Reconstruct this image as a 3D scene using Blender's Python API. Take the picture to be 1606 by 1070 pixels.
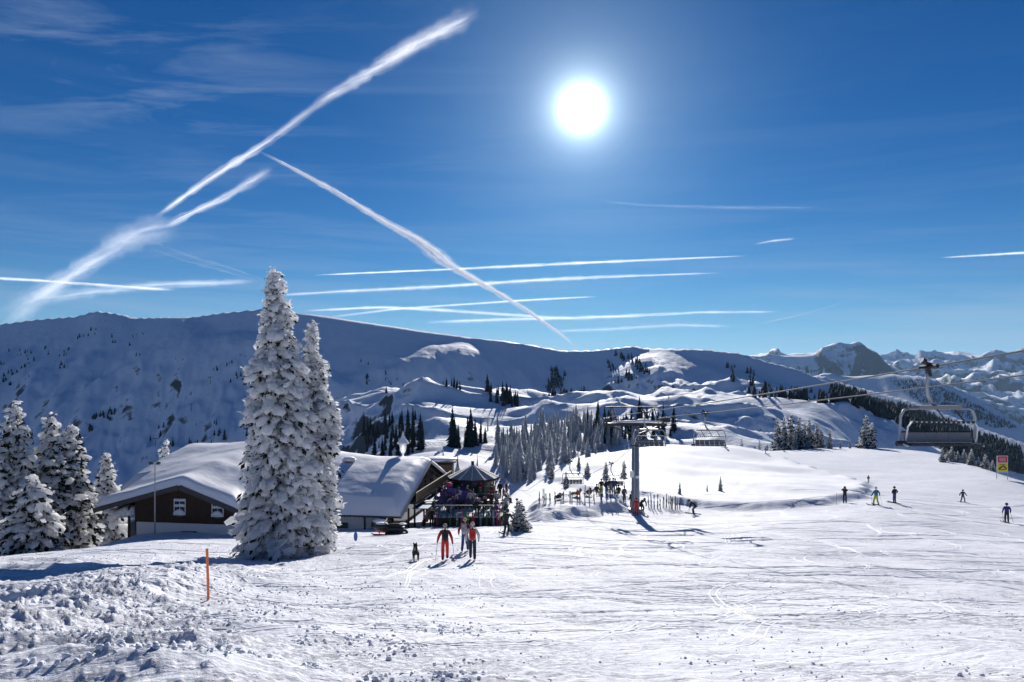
import bpy, math, random
import numpy as np
from mathutils import Vector, Matrix
random.seed(7); RNG = np.random.default_rng(11)
for o in list(bpy.data.objects): bpy.data.objects.remove(o)
C = bpy.context.scene.collection
scene = bpy.context.scene
# ------------------------------------------------------------------ camera, sky, sun, exposure
F = 1070.0; CX = 803.0; H0 = 585.0          # focal length and horizon of a 1606 x 1070 view, metres ahead of the camera = y
cam = bpy.data.cameras.new('camera'); co = bpy.data.objects.new('camera', cam); C.objects.link(co)
co.location = (0, 0, 0); co.rotation_euler = (math.radians(90), 0, 0)
cam.sensor_width = 36; cam.lens = F/1606*36; cam.shift_y = (H0-535)/1606.0
cam.clip_start = 0.1; cam.clip_end = 600000
scene.camera = co
SD = Vector((109/F, 1.0, (H0-170)/F)).normalized()
ELEV = math.asin(SD.z); AZ = math.atan2(SD.x, SD.y)
sl = bpy.data.lights.new('sun', 'SUN'); sl.energy = 5.0; sl.angle = math.radians(0.5); sl.color = (1.0, 0.955, 0.90)
so = bpy.data.objects.new('sun', sl); C.objects.link(so)
so.rotation_euler = (-SD).to_track_quat('-Z', 'Y').to_euler()
scene.view_settings.view_transform = 'Standard'; scene.view_settings.look = 'None'
scene.view_settings.exposure = 0.34; scene.view_settings.gamma = 1.0
w = bpy.data.worlds.new('World'); scene.world = w; w.use_nodes = True
nt = w.node_tree; N = nt.nodes; L = nt.links
for n in list(N): N.remove(n)
def nd(t, **k):
    n = N.new(t)
    for a, b in k.items(): setattr(n, a, b)
    return n
def mth(op, a, b=None, c=None, clamp=False):
    n = nd('ShaderNodeMath', operation=op, use_clamp=clamp)
    for i, v in enumerate((a, b, c)):
        if v is None: continue
        if isinstance(v, (int, float)): n.inputs[i].default_value = v
        else: L.new(v, n.inputs[i])
    return n.outputs[0]
def mixc(f, a, b, mode='MIX'):
    n = nd('ShaderNodeMix', data_type='RGBA', blend_type=mode); n.clamp_result = False
    for i, v in ((0, f), (6, a), (7, b)):
        if isinstance(v, (int, float)): n.inputs[i].default_value = v
        elif isinstance(v, tuple): n.inputs[i].default_value = v
        else: L.new(v, n.inputs[i])
    return n.outputs[2]
sky = nd('ShaderNodeTexSky', sky_type='NISHITA'); sky.sun_disc = False
sky.sun_elevation = ELEV; sky.sun_rotation = AZ; sky.altitude = 1900; sky.air_density = 1.0; sky.dust_density = 0.25; sky.ozone_density = 2.6
tc = nd('ShaderNodeTexCoord'); sx = nd('ShaderNodeSeparateXYZ'); L.new(tc.outputs['Generated'], sx.inputs[0])
hs = nd('ShaderNodeHueSaturation'); hs.inputs['Saturation'].default_value = 1.4; L.new(sky.outputs[0], hs.inputs['Color'])
skyc = mixc(1.0, hs.outputs[0], (0.22, 0.74, 0.98, 1), 'MULTIPLY')
hz = mth('EXPONENT', mth('MULTIPLY', mth('MAXIMUM', sx.outputs[2], 0.0), -13.0))
skyc = mixc(mth('MULTIPLY', hz, 0.85), skyc, (5.8, 8.1, 12.6, 1))
# high thin cirrus, projected on a plane high above
den = mth('ADD', mth('MAXIMUM', sx.outputs[2], 0.0), 0.05)
cx = mth('DIVIDE', sx.outputs[0], den); cy = mth('DIVIDE', sx.outputs[1], den)
cb = nd('ShaderNodeCombineXYZ'); L.new(cx, cb.inputs[0]); L.new(cy, cb.inputs[1])
mp = nd('ShaderNodeMapping'); mp.inputs['Rotation'].default_value = (0, 0, math.radians(22)); mp.inputs['Scale'].default_value = (0.55, 2.2, 1); L.new(cb.outputs[0], mp.inputs[0])
n1 = nd('ShaderNodeTexNoise'); n1.inputs['Scale'].default_value = 1.5; n1.inputs['Detail'].default_value = 9; n1.inputs['Roughness'].default_value = 0.62; n1.inputs['Distortion'].default_value = 0.7
L.new(mp.outputs[0], n1.inputs[0])
n2 = nd('ShaderNodeTexNoise'); n2.inputs['Scale'].default_value = 0.55; n2.inputs['Detail'].default_value = 3; L.new(cb.outputs[0], n2.inputs[0])
ci = mth('MULTIPLY', mth('MULTIPLY_ADD', n1.outputs[0], 3.6, -1.75, clamp=True), mth('MULTIPLY_ADD', n2.outputs[0], 3.0, -0.9, clamp=True))
leftm = mth('MULTIPLY', mth('MULTIPLY_ADD', sx.outputs[0], -2.6, 0.1, clamp=True), mth('MULTIPLY_ADD', sx.outputs[2], 5.0, -0.6, clamp=True))
ci = mth('MULTIPLY', ci, mth('ADD', mth('MULTIPLY', leftm, 1.3), 0.05))
cir = mth('MULTIPLY', ci, 0.45)
# thin veils low over the horizon
azn = mth('ARCTAN2', sx.outputs[0], sx.outputs[1]); cb2 = nd('ShaderNodeCombineXYZ'); L.new(mth('MULTIPLY', azn, 1.6), cb2.inputs[0]); L.new(mth('ADD', mth('MULTIPLY', sx.outputs[2], 26.0), mth('MULTIPLY', azn, 0.8)), cb2.inputs[1])
n3 = nd('ShaderNodeTexNoise'); n3.inputs['Scale'].default_value = 1.4; n3.inputs['Detail'].default_value = 7; n3.inputs['Roughness'].default_value = 0.55; n3.inputs['Distortion'].default_value = 0.4; L.new(cb2.outputs[0], n3.inputs[0])
veil = mth('MULTIPLY', mth('MULTIPLY_ADD', n3.outputs[0], 3.0, -1.35, clamp=True), mth('EXPONENT', mth('MULTIPLY', mth('MAXIMUM', sx.outputs[2], 0.0), -9.0)))
cir = mth('ADD', cir, mth('MULTIPLY', veil, 0.9))
dt = nd('ShaderNodeVectorMath', operation='DOT_PRODUCT'); L.new(tc.outputs['Generated'], dt.inputs[0]); dt.inputs[1].default_value = tuple(SD)
ang = mth('ARCCOSINE', mth('MINIMUM', dt.outputs['Value'], 1.0))
def gau(s, a): return mth('MULTIPLY', mth('EXPONENT', mth('MULTIPLY', mth('POWER', mth('DIVIDE', ang, s), 2.0), -1.0)), a)
def lor(s, a): return mth('DIVIDE', a, mth('ADD', mth('POWER', mth('DIVIDE', ang, s), 2.6), 1.0))
bg = nd('ShaderNodeBackground'); bg.inputs['Strength'].default_value = 0.050
circ = mixc(cir, skyc, (6.5, 8.2, 11.0, 1))
L.new(circ, bg.inputs['Color'])
au = mth('ADD', mth('ADD', gau(0.016, 8.0), lor(0.028, 2.0)), gau(0.17, 0.085))
bg2 = nd('ShaderNodeBackground'); bg2.inputs['Color'].default_value = (0.78, 0.94, 1.0, 1); L.new(au, bg2.inputs['Strength'])
ad = nd('ShaderNodeAddShader'); L.new(bg.outputs[0], ad.inputs[0]); L.new(bg2.outputs[0], ad.inputs[1])
wo = nd('ShaderNodeOutputWorld'); L.new(ad.outputs[0], wo.inputs[0])

# ------------------------------------------------------------------ helpers
def tag(o, label=None, cat=None, group=None, kind=None):
    if label: o['label'] = label
    if cat: o['category'] = cat
    if group: o['group'] = group
    if kind: o['kind'] = kind
    return o
def empty(name, loc, label, cat, group=None, rz=0.0):
    o = bpy.data.objects.new(name, None); C.objects.link(o); o.location = loc; o.rotation_euler = (0, 0, rz); o.empty_display_size = 0.3
    return tag(o, label, cat, group)
def link(name, me, mat, parent=None, smooth=False):
    o = bpy.data.objects.new(name, me); C.objects.link(o)
    if mat is not None:
        for m in (mat if isinstance(mat, (list, tuple)) else [mat]): me.materials.append(m)
    if parent: o.parent = parent
    if smooth: me.polygons.foreach_set('use_smooth', np.ones(len(me.polygons), dtype=bool))
    return o
def dup(root):
    r = root.copy(); C.objects.link(r)
    for ch in root.children:
        c = ch.copy(); C.objects.link(c); c.parent = r
        for g in ch.children:
            d = g.copy(); C.objects.link(d); d.parent = c
    return r
def np_mesh(name, V, Fc):
    me = bpy.data.meshes.new(name); V = np.asarray(V, dtype=np.float32); Fc = np.asarray(Fc, dtype=np.int32)
    me.vertices.add(len(V)); me.vertices.foreach_set('co', V.ravel())
    k = Fc.shape[1]; me.loops.add(Fc.size); me.loops.foreach_set('vertex_index', Fc.ravel())
    me.polygons.add(len(Fc)); me.polygons.foreach_set('loop_start', np.arange(0, Fc.size, k, dtype=np.int32))
    me.polygons.foreach_set('loop_total', np.full(len(Fc), k, dtype=np.int32)); me.update(calc_edges=True)
    return me
class MB:
    """collects simple shapes for one mesh"""
    def __init__(s): s.v = []; s.f = []; s.m = []; s.mi = 0
    def add(s, vs, fs):
        b = len(s.v); s.v += [tuple(v) for v in vs]; s.f += [tuple(b+i for i in f) for f in fs]; s.m += [s.mi]*len(fs); return s
    def box(s, c, d, R=None):
        vs = [Vector((sx_*d[0]/2, sy_*d[1]/2, sz_*d[2]/2)) for sx_ in (-1, 1) for sy_ in (-1, 1) for sz_ in (-1, 1)]
        if R is not None: vs = [R @ v for v in vs]
        return s.add([v+Vector(c) for v in vs], [(0,1,3,2),(4,6,7,5),(0,4,5,1),(2,3,7,6),(0,2,6,4),(1,5,7,3)])
    def beam(s, a, b, w_, h_):
        a = Vector(a); b = Vector(b); d = b-a; l = d.length; d = d/l
        up = Vector((0,0,1)) if abs(d.z) < .98 else Vector((0,1,0))
        x = d.cross(up).normalized(); y = x.cross(d); R = Matrix((x, d, y)).transposed()
        return s.box((a+b)/2, (w_, l, h_), R)
    def tube(s, pts, r, n=8, cap=True):
        pts = [Vector(p) for p in pts]; rs = r if isinstance(r, (list, tuple)) else [r]*len(pts); rings = []
        px_ = None
        for i, p in enumerate(pts):
            d = (pts[min(i+1, len(pts)-1)]-pts[max(i-1, 0)]).normalized()
            if px_ is None:
                up = Vector((0,0,1)) if abs(d.z) < .9 else Vector((1,0,0)); px_ = d.cross(up).normalized()
            else: px_ = (px_-d*px_.dot(d)).normalized()
            y = d.cross(px_)
            rings.append([p+(px_*math.cos(2*math.pi*k/n)+y*math.sin(2*math.pi*k/n))*rs[i] for k in range(n)])
        vs = [v for q in rings for v in q]; fs = []
        for i in range(len(pts)-1):
            for k in range(n): fs.append((i*n+k, i*n+(k+1) % n, (i+1)*n+(k+1) % n, (i+1)*n+k))
        if cap: fs.append(tuple(range(n))[::-1]); fs.append(tuple((len(pts)-1)*n+k for k in range(n)))
        return s.add(vs, fs)
    def blob(s, c, r, n=8, jit=0.0):
        vs = [(c[0], c[1], c[2]+r[2])]; fs = []; m = n//2
        for i in range(1, m):
            for k in range(n):
                a = math.pi*i/m; b = 2*math.pi*k/n; j = 1+random.uniform(-jit, jit)
                vs.append((c[0]+r[0]*j*math.sin(a)*math.cos(b), c[1]+r[1]*j*math.sin(a)*math.sin(b), c[2]+r[2]*j*math.cos(a)))
        vs.append((c[0], c[1], c[2]-r[2])); e = len(vs)-1
        for k in range(n): fs.append((0, 1+k, 1+(k+1) % n)); fs.append((e, e-n+(k+1) % n, e-n+k))
        for i in range(m-2):
            for k in range(n): fs.append((1+i*n+k, 1+(i+1)*n+k, 1+(i+1)*n+(k+1) % n, 1+i*n+(k+1) % n))
        return s.add(vs, fs)
    def lathe(s, prof, n=16, c=(0,0,0)):
        vs = []; fs = []
        for (r, z) in prof:
            for k in range(n): vs.append((c[0]+r*math.cos(2*math.pi*k/n), c[1]+r*math.sin(2*math.pi*k/n), c[2]+z))
        for i in range(len(prof)-1):
            for k in range(n): fs.append((i*n+k, i*n+(k+1) % n, (i+1)*n+(k+1) % n, (i+1)*n+k))
        return s.add(vs, fs)
    def build(s, name, mat, parent=None, smooth=False, label=None):
        me = bpy.data.meshes.new(name); me.from_pydata(s.v, [], s.f)
        if any(s.m): me.polygons.foreach_set('material_index', s.m)
        me.update(); o = link(name, me, mat, parent, smooth)
        if label: o['label'] = label
        return o

# ------------------------------------------------------------------ materials
def mat(name, col, rough=0.6, metal=0.0, var=0.0, vscale=4.0, spec=0.5, bump=0.0, bscale=20.0, trans=None):
    m = bpy.data.materials.new(name); m.use_nodes = True; t = m.node_tree; b = t.nodes['Principled BSDF']
    b.inputs['Base Color'].default_value = (*col, 1); b.inputs['Roughness'].default_value = rough; b.inputs['Metallic'].default_value = metal
    b.inputs['Specular IOR Level'].default_value = spec
    tcn = t.nodes.new('ShaderNodeTexCoord')
    if var > 0:
        n = t.nodes.new('ShaderNodeTexNoise'); n.inputs['Scale'].default_value = vscale; n.inputs['Detail'].default_value = 5; t.links.new(tcn.outputs['Object'], n.inputs[0])
        mx = t.nodes.new('ShaderNodeMix'); mx.data_type = 'RGBA'; mx.inputs[6].default_value = tuple(c*(1-var) for c in col)+(1,); mx.inputs[7].default_value = tuple(min(1, c*(1+var)) for c in col)+(1,)
        t.links.new(n.outputs[0], mx.inputs[0]); t.links.new(mx.outputs[2], b.inputs['Base Color'])
    if bump > 0:
        n = t.nodes.new('ShaderNodeTexNoise'); n.inputs['Scale'].default_value = bscale; n.inputs['Detail'].default_value = 6; t.links.new(tcn.outputs['Object'], n.inputs[0])
        bp = t.nodes.new('ShaderNodeBump'); bp.inputs['Distance'].default_value = bump; t.links.new(n.outputs[0], bp.inputs['Height']); t.links.new(bp.outputs[0], b.inputs['Normal'])
    if trans:
        tr = t.nodes.new('ShaderNodeBsdfTranslucent'); tr.inputs[0].default_value = (*trans[0], 1)
        ms = t.nodes.new('ShaderNodeMixShader'); ms.inputs[0].default_value = trans[1]
        t.links.new(b.outputs[0], ms.inputs[1]); t.links.new(tr.outputs[0], ms.inputs[2]); t.links.new(ms.outputs[0], t.nodes['Material Output'].inputs[0])
    return m
SNOWC = (0.76, 0.80, 0.87)
def snow_ground():
    m = bpy.data.materials.new('piste_snow'); m.use_nodes = True; t = m.node_tree; b = t.nodes['Principled BSDF']; l = t.links
    b.inputs['Roughness'].default_value = 0.7; b.inputs['Specular IOR Level'].default_value = 0.06
    g = t.nodes.new('ShaderNodeNewGeometry'); P = g.outputs['Position']
    def noise(scale, det, rough, vec=P, dist=0.0):
        n = t.nodes.new('ShaderNodeTexNoise'); n.inputs['Scale'].default_value = scale; n.inputs['Detail'].default_value = det; n.inputs['Roughness'].default_value = rough; n.inputs['Distortion'].default_value = dist
        l.new(vec, n.inputs[0]); return n.outputs[0]
    def M(op, a, b_=None, c_=None, cl=False):
        n = t.nodes.new('ShaderNodeMath'); n.operation = op; n.use_clamp = cl
        for i, v in enumerate((a, b_, c_)):
            if v is None: continue
            if isinstance(v, (int, float)): n.inputs[i].default_value = v
            else: l.new(v, n.inputs[i])
        return n.outputs[0]
    # crumbs: clusters of small lumps
    crumb = M('MULTIPLY_ADD', noise(7.0, 6, 0.75), 4.0, -2.0, True)
    clus = M('MULTIPLY_ADD', noise(0.35, 5, 0.7, dist=0.6), 3.5, -1.45, True)
    crumbs = M('MULTIPLY', crumb, clus)
    def tracks(rot, sc, dist):
        mp_ = t.nodes.new('ShaderNodeMapping'); mp_.inputs['Rotation'].default_value = (0, 0, rot); mp_.inputs['Scale'].default_value = sc; l.new(P, mp_.inputs[0])
        return noise(1.0, 4, 0.55, mp_.outputs[0], dist)
    tr1 = tracks(math.radians(-12), (0.10, 3.4, 0.5), 0.8); tr2 = tracks(math.radians(28), (0.09, 2.6, 0.5), 1.3); tr3 = tracks(math.radians(-50), (0.12, 4.2, 0.4), 1.0)
    tr = M('ADD', M('ADD', tr1, tr2), tr3)
    h = M('ADD', M('MULTIPLY', crumbs, 0.07), M('MULTIPLY', tr, 0.05))
    h = M('ADD', h, M('MULTIPLY', noise(22.0, 5, 0.75), 0.014)); h = M('ADD', h, M('MULTIPLY', noise(2.2, 6, 0.7), 0.06))
    bp = t.nodes.new('ShaderNodeBump'); bp.inputs['Distance'].default_value = 1.0; bp.inputs['Strength'].default_value = 1.0
    l.new(h, bp.inputs['Height']); l.new(bp.outputs[0], b.inputs['Normal'])
    mx = t.nodes.new('ShaderNodeMix'); mx.data_type = 'RGBA'; mx.inputs[6].default_value = (0.66, 0.68, 0.75, 1); mx.inputs[7].default_value = (0.84, 0.85, 0.89, 1)
    l.new(M('MULTIPLY_ADD', M('ADD', M('MULTIPLY', tr, 0.33), noise(0.12, 4, 0.6)), 1.6, -1.1, True), mx.inputs[0])
    fa = t.nodes.new('ShaderNodeAttribute'); fa.attribute_name = 'fresh'; fm = t.nodes.new('ShaderNodeMix'); fm.data_type = 'RGBA'; l.new(fa.outputs['Fac'], fm.inputs[0]); l.new(mx.outputs[2], fm.inputs[6]); fm.inputs[7].default_value = (0.86, 0.87, 0.90, 1); l.new(fm.outputs[2], b.inputs['Base Color'])
    l.new(M('MULTIPLY_ADD', fa.outputs['Fac'], -0.85, 1.0), bp.inputs['Strength'])
    return m
def snow_far(name, rock, rockamt, scale):
    m = bpy.data.materials.new(name); m.use_nodes = True; t = m.node_tree; b = t.nodes['Principled BSDF']; l = t.links
    b.inputs['Roughness'].default_value = 0.7; b.inputs['Specular IOR Level'].default_value = 0.1
    g = t.nodes.new('ShaderNodeNewGeometry'); mp_ = t.nodes.new('ShaderNodeMapping'); mp_.inputs['Scale'].default_value = (scale,)*3; l.new(g.outputs['Position'], mp_.inputs[0])
    n = t.nodes.new('ShaderNodeTexNoise'); n.inputs['Scale'].default_value = 1.0; n.inputs['Detail'].default_value = 8; n.inputs['Roughness'].default_value = 0.68; l.new(mp_.outputs[0], n.inputs[0])
    s = t.nodes.new('ShaderNodeSeparateXYZ'); l.new(g.outputs['Normal'], s.inputs[0])
    a = t.nodes.new('ShaderNodeMath'); a.operation = 'MULTIPLY_ADD'; l.new(s.outputs[2], a.inputs[0]); a.inputs[1].default_value = -1.6; a.inputs[2].default_value = rockamt
    c = t.nodes.new('ShaderNodeMath'); c.operation = 'ADD'; l.new(a.outputs[0], c.inputs[0]); l.new(n.outputs[0], c.inputs[1])
    r = t.nodes.new('ShaderNodeMapRange'); r.inputs[1].default_value = 0.55; r.inputs[2].default_value = 0.68; l.new(c.outputs[0], r.inputs[0])
    mx = t.nodes.new('ShaderNodeMix'); mx.data_type = 'RGBA'; mx.inputs[6].default_value = (*SNOWC, 1); mx.inputs[7].default_value = (*rock, 1)
    l.new(r.outputs[0], mx.inputs[0]); l.new(mx.outputs[2], b.inputs['Base Color'])
    bp = t.nodes.new('ShaderNodeBump'); bp.inputs['Distance'].default_value = 0.35/scale*0.35; bp.inputs['Strength'].default_value = 0.9; l.new(n.outputs[0], bp.inputs['Height']); l.new(bp.outputs[0], b.inputs['Normal'])
    return m
M_piste = snow_ground()
M_hill = snow_far('hill_snow', (0.07, 0.08, 0.09), 1.17, 0.035)
M_mount = snow_far('mountain_snow', (0.09, 0.10, 0.12), 1.38, 0.011)
M_roofsnow = mat('roof_snow', (0.82, 0.825, 0.86), 0.6, spec=0.2, bump=0.05, bscale=1.2)
M_frost = mat('frost', (0.98, 0.98, 1.0), 0.7, spec=0.15, var=0.06, vscale=3, trans=((1.0, 1.0, 1.0), 0.72))
M_needle = mat('needles', (0.020, 0.030, 0.022), 0.8, var=0.4, vscale=6, spec=0.2)
M_needle2 = mat('dark_needles', (0.030, 0.046, 0.050), 0.85, var=0.5, vscale=1, spec=0.1)
M_bark = mat('bark', (0.055, 0.04, 0.03), 0.9, var=0.3)
M_rime = mat('rimed_needles', (0.60, 0.65, 0.74), 0.85, var=0.5, vscale=0.9, spec=0.1, trans=((0.74, 0.78, 0.86), 0.5))
M_wood = mat('dark_larch_boards', (0.050, 0.027, 0.014), 0.75, var=0.35, vscale=3, bump=0.02, bscale=15)
M_wood2 = mat('roof_edge_boards', (0.060, 0.055, 0.055), 0.7, var=0.3, vscale=3)
M_pale = mat('pale_wood', (0.33, 0.24, 0.14), 0.6, var=0.2)
M_plaster = mat('white_plaster', (0.72, 0.72, 0.70), 0.8, var=0.05)
M_glass = mat('window_glass', (0.03, 0.05, 0.07), 0.08, spec=0.8)
M_gwall = mat('green_frame', (0.035, 0.075, 0.055), 0.5)
M_steel = mat('galvanised_steel', (0.36, 0.37, 0.39), 0.45, 0.7, var=0.15)
M_dsteel = mat('dark_steel', (0.035, 0.036, 0.04), 0.5, 0.4)
M_white = mat('white_paint', (0.75, 0.75, 0.76), 0.4)
M_grey = mat('grey_shell', (0.22, 0.22, 0.23), 0.5, var=0.08)
M_rope = mat('steel_rope', (0.16, 0.17, 0.18), 0.7, 0.0, spec=0.2)
M_orange = mat('orange_plastic', (0.75, 0.16, 0.03), 0.45)
M_red = mat('red_sheet', (0.62, 0.03, 0.06), 0.5)
M_yellow = mat('yellow_sheet', (0.75, 0.60, 0.03), 0.5)
M_black = mat('black_print', (0.01, 0.01, 0.01), 0.6)
M_blue = mat('blue_sheet', (0.02, 0.10, 0.28), 0.5)
M_roofgrey = mat('weathered_shingle', (0.40, 0.38, 0.36), 0.8, var=0.3, vscale=2)
M_skin = mat('skin', (0.55, 0.30, 0.20), 0.5)
_cm = {}
def cloth(c):
    k = tuple(c)
    if k not in _cm: _cm[k] = mat('cloth_%d' % len(_cm), k, 0.75, var=0.12, vscale=12)
    return _cm[k]

# ------------------------------------------------------------------ terrain height function
def _h(ix, iy, s):
    n = (ix.astype(np.int64)*374761393 + iy.astype(np.int64)*668265263 + s*1442695041) & 0xffffffff
    n = ((n ^ (n >> 13))*1274126177) & 0xffffffff
    return ((n ^ (n >> 16)) & 0xffff)/65536.0*2*math.pi
def perlin(x, y, s=0):
    ix = np.floor(x); iy = np.floor(y); fx = x-ix; fy = y-iy
    u = fx*fx*fx*(fx*(fx*6-15)+10); v = fy*fy*fy*(fy*(fy*6-15)+10); r = []
    for dx, dy in ((0,0),(1,0),(0,1),(1,1)):
        a = _h(ix+dx, iy+dy, s); r.append(np.cos(a)*(fx-dx)+np.sin(a)*(fy-dy))
    return ((r[0]*(1-u)+r[1]*u)*(1-v)+(r[2]*(1-u)+r[3]*u)*v)*1.5
def fbm(x, y, o=4, s=0, g=0.5):
    t = 0; a = 1
    for i in range(o): t = t+a*perlin(x*2**i+i*17.3, y*2**i-i*9.1, s+i); a *= g
    return t
def ridged(x, y, o=4, s=0, g=0.5):
    t = 0; a = 1
    for i in range(o): t = t+a*(1-2*np.abs(perlin(x*2**i+i*7.7, y*2**i+i*3.1, s+i))); a *= g
    return t
def sstep(t): t = np.clip(t, 0, 1); return t*t*(3-2*t)
def pxyz(px, py, d): return ((px-CX)/F*d, d, (H0-py)/F*d)
ctrl = [(100,846,61),(190,831,64),(280,835,58),(370,837,58),(435,874,40),(500,872,40),(560,840,52),(640,840,50),(620,832,60),(697,881,33),(795,838,46),
 (700,823,64),(790,823,62),(850,819,62),(985,801,72),(1088,806,72),(1200,798,74),(1325,790,75),(1374,794,69),(1440,789,76),(1510,789,82),(1579,821,61),
 (1362,757,112),(1230,708,190),(1370,704,200),(1470,708,185),(1572,743,120),(1606,750,113),(325,940,20),(0,908,24),(803,1072,8),(1700,1072,8.3),(-100,1072,8),
 (1606,902,28),(1200,902,28),(800,928,22.5),(0,968,15),(900,775,112),(960,770,108),(900,742,160),(1050,770,110),(1050,696,165),(900,719,208),(850,745,222),(820,795,88),(820,768,140),
 (1150,760,100),(1250,757,105),(1130,699,180),(1300,743,128),(2100,840,60),(2300,800,110),(-500,930,28),(-500,900,55),(-100,860,58),(1050,792,78),(960,790,76)]
cp = np.array([(px/350.0, math.log(d)*1.6, (H0-py)/F*d) for px, py, d in ctrl]); nC = len(cp)
def tps(r2): return 0.5*r2*np.log(r2+1e-12)
dd = ((cp[:, None, :2]-cp[None, :, :2])**2).sum(-1); A_ = np.zeros((nC+3, nC+3)); A_[:nC, :nC] = tps(dd)+np.eye(nC)*0.002
A_[:nC, nC] = 1; A_[:nC, nC+1:] = cp[:, :2]; A_[nC:, :nC] = A_[:nC, nC:].T
# fit in z/depth so that near points keep their accuracy
zf = cp[:, 2]/np.exp(cp[:, 1]/1.6)
W_ = np.linalg.solve(A_, np.concatenate([zf, np.zeros(3)]))
def near_base(px, d):
    a = px/350.0; b = np.log(d)*1.6; r = W_[nC]+W_[nC+1]*a+W_[nC+2]*b
    for i in range(nC): r = r+W_[i]*tps((a-cp[i, 0])**2+(b-cp[i, 1])**2)
    return r*d
_sm = {}
def ip(px, tab, k=1):
    # skylines and depths as smooth curves
    key = (id(tab), k)
    if key not in _sm:
        g = np.arange(-1100, 2600, 2.0); v = np.interp(g, [t[0] for t in tab], [t[k] for t in tab])
        sg = (70 if tab is not YC else 30) if (k == 2 or tab is YC) else 4; q = np.arange(-3*sg, 3*sg+1, 2.0); kr = np.exp(-(q/sg)**2/2); kr /= kr.sum()
        v = np.convolve(np.pad(v, len(q)//2, mode='edge'), kr, mode='valid'); _sm[key] = (g, v)
    return np.interp(px, *_sm[key])
YC = [(-700,66),(0,60),(100,62),(190,68),(260,84),(600,92),(790,100),(830,215),(850,230),(900,220),(950,200),(1000,185),(1100,170),(1200,205),(1300,235),(1400,220),(1480,195),(1572,128),(1606,120),(2300,110)]
LAYERS = [  # skyline (px, py, depth), front slope, back slope
 ([(-900,520,2000),(0,508,1850),(60,500,1850),(120,496,1850),(150,487,1850),(190,492,1850),(212,498,1820),(300,497,1800),(350,490,1780),(410,484,1760),(470,490,1780),(560,503,1820),(650,517,1850),(740,528,1880),(820,538,1880),(880,549,1850),(930,549,1780),(990,542,1700),(1020,546,1680),(1100,547,1600),(1160,553,1560),(1200,566,1500),(1250,578,1450),(1300,600,1400),(1340,622,1330),(1400,652,1200),(1480,692,1000),(1560,745,850),(2400,1000,600)], 0.52, 0.5),
 ([(-900,640,3000),(1100,640,3000),(1200,600,2900),(1250,590,2800),(1290,588,2700),(1317,599,2600),(1423,627,2300),(1480,648,2200),(1538,670,2000),(1606,694,1850),(1800,780,1600),(2400,900,1500)], 0.50, 0.45),
 ([(-900,640,5000),(1200,620,5000),(1290,584,5000),(1340,590,5000),(1392,586,5000),(1453,590,4600),(1483,600,4400),(1529,621,4200),(1606,669,3900),(1800,760,3400),(2400,900,3000)], 0.50, 0.4),
 ([(-900,640,9000),(1100,600,9000),(1160,560,9500),(1208,555,9500),(1253,558,9200),(1277,554,9000),(1290,542,9000),(1305,537,9000),(1332,538,9000),(1342,533,9000),(1356,539,9000),(1380,557,9000),(1398,575,9000),(1450,600,9000),(1600,640,9000),(2400,700,9000)], 0.62, 0.5),
 ([(-900,600,15000),(1050,575,15000),(1180,556,15000),(1208,552,15500),(1230,555,15500),(1260,553,15000),(1386,556,15000),(1423,554,15000),(1453,549,15000),(1468,555,15000),(1498,550,15000),(1522,557,14500),(1544,561,14500),(1577,556,14500),(1606,562,14000),(1700,556,14000),(2000,570,14000),(2400,580,14000)], 0.24, 0.5),
]
def ips(px, sk):
    key = (id(sk), 's')
    if key not in _sm:
        g, v = _sm[(id(sk), 1)]; q = np.arange(-240, 241, 2.0); kr = np.exp(-(q/80)**2/2); kr /= kr.sum(); _sm[key] = (g, np.convolve(np.pad(v, len(q)//2, mode='edge'), kr, mode='valid'))
    return np.interp(px, *_sm[key])
def poly_sd(x, y, poly):
    """signed distance, positive inside"""
    d = np.full(np.shape(x), 1e9); ins = np.zeros(np.shape(x), dtype=bool); n = len(poly)
    for i in range(n):
        ax, ay = poly[i]; bx, by = poly[(i+1) % n]; ex, ey = bx-ax, by-ay
        t = np.clip(((x-ax)*ex+(y-ay)*ey)/(ex*ex+ey*ey+1e-9), 0, 1)
        d = np.minimum(d, np.hypot(x-ax-t*ex, y-ay-t*ey))
        c = ((ay > y) != (by > y)) & (x < (bx-ax)*(y-ay)/(by-ay+1e-12)+ax); ins ^= c
    return np.where(ins, d, -d)
def line_d(x, y, pts):
    d = np.full(np.shape(x), 1e9); tt = np.zeros(np.shape(x)); n = len(pts)-1
    for i in range(n):
        ax, ay = pts[i]; bx, by = pts[i+1]; ex, ey = bx-ax, by-ay; t = np.clip(((x-ax)*ex+(y-ay)*ey)/(ex*ex+ey*ey), 0, 1)
        q = np.hypot(x-ax-t*ex, y-ay-t*ey); m = q < d; d = np.where(m, q, d); tt = np.where(m, (i+t)/n, tt)
    return d, tt
def base_hit(px, py):
    ds = np.exp(np.linspace(math.log(4), math.log(400), 2500)); z = near_base(np.full_like(ds, px), ds); r = (H0-py)/F*ds
    i = int(np.argmax(z >= r)); return ((px-CX)/F*ds[i], ds[i])
BANK = [base_hit(*p) for p in [(-250,1040),(-60,1008),(60,985),(130,962),(230,945),(330,915),(440,890),(560,868),(640,850)]]
KNOLL = [base_hit(*p) for p in [(1095,799),(1150,801),(1200,801),(1260,797),(1310,790),(1352,785),(1374,768),(1345,753),(1300,743),(1260,731),(1230,721),(1180,706),(1130,699)]]+[(40,210),(0,220),(8,150),(14,95)]
LOUNGE = [base_hit(*p) for p in [(838,821),(870,817),(920,811),(985,802)]]+[(14,86),(8,90),(3,88),(1.8,75)]
TRACK = [base_hit(*p) for p in [(1130,699),(1180,706),(1230,721),(1260,731),(1300,743),(1345,753),(1374,768)]]
TERR = None
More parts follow.
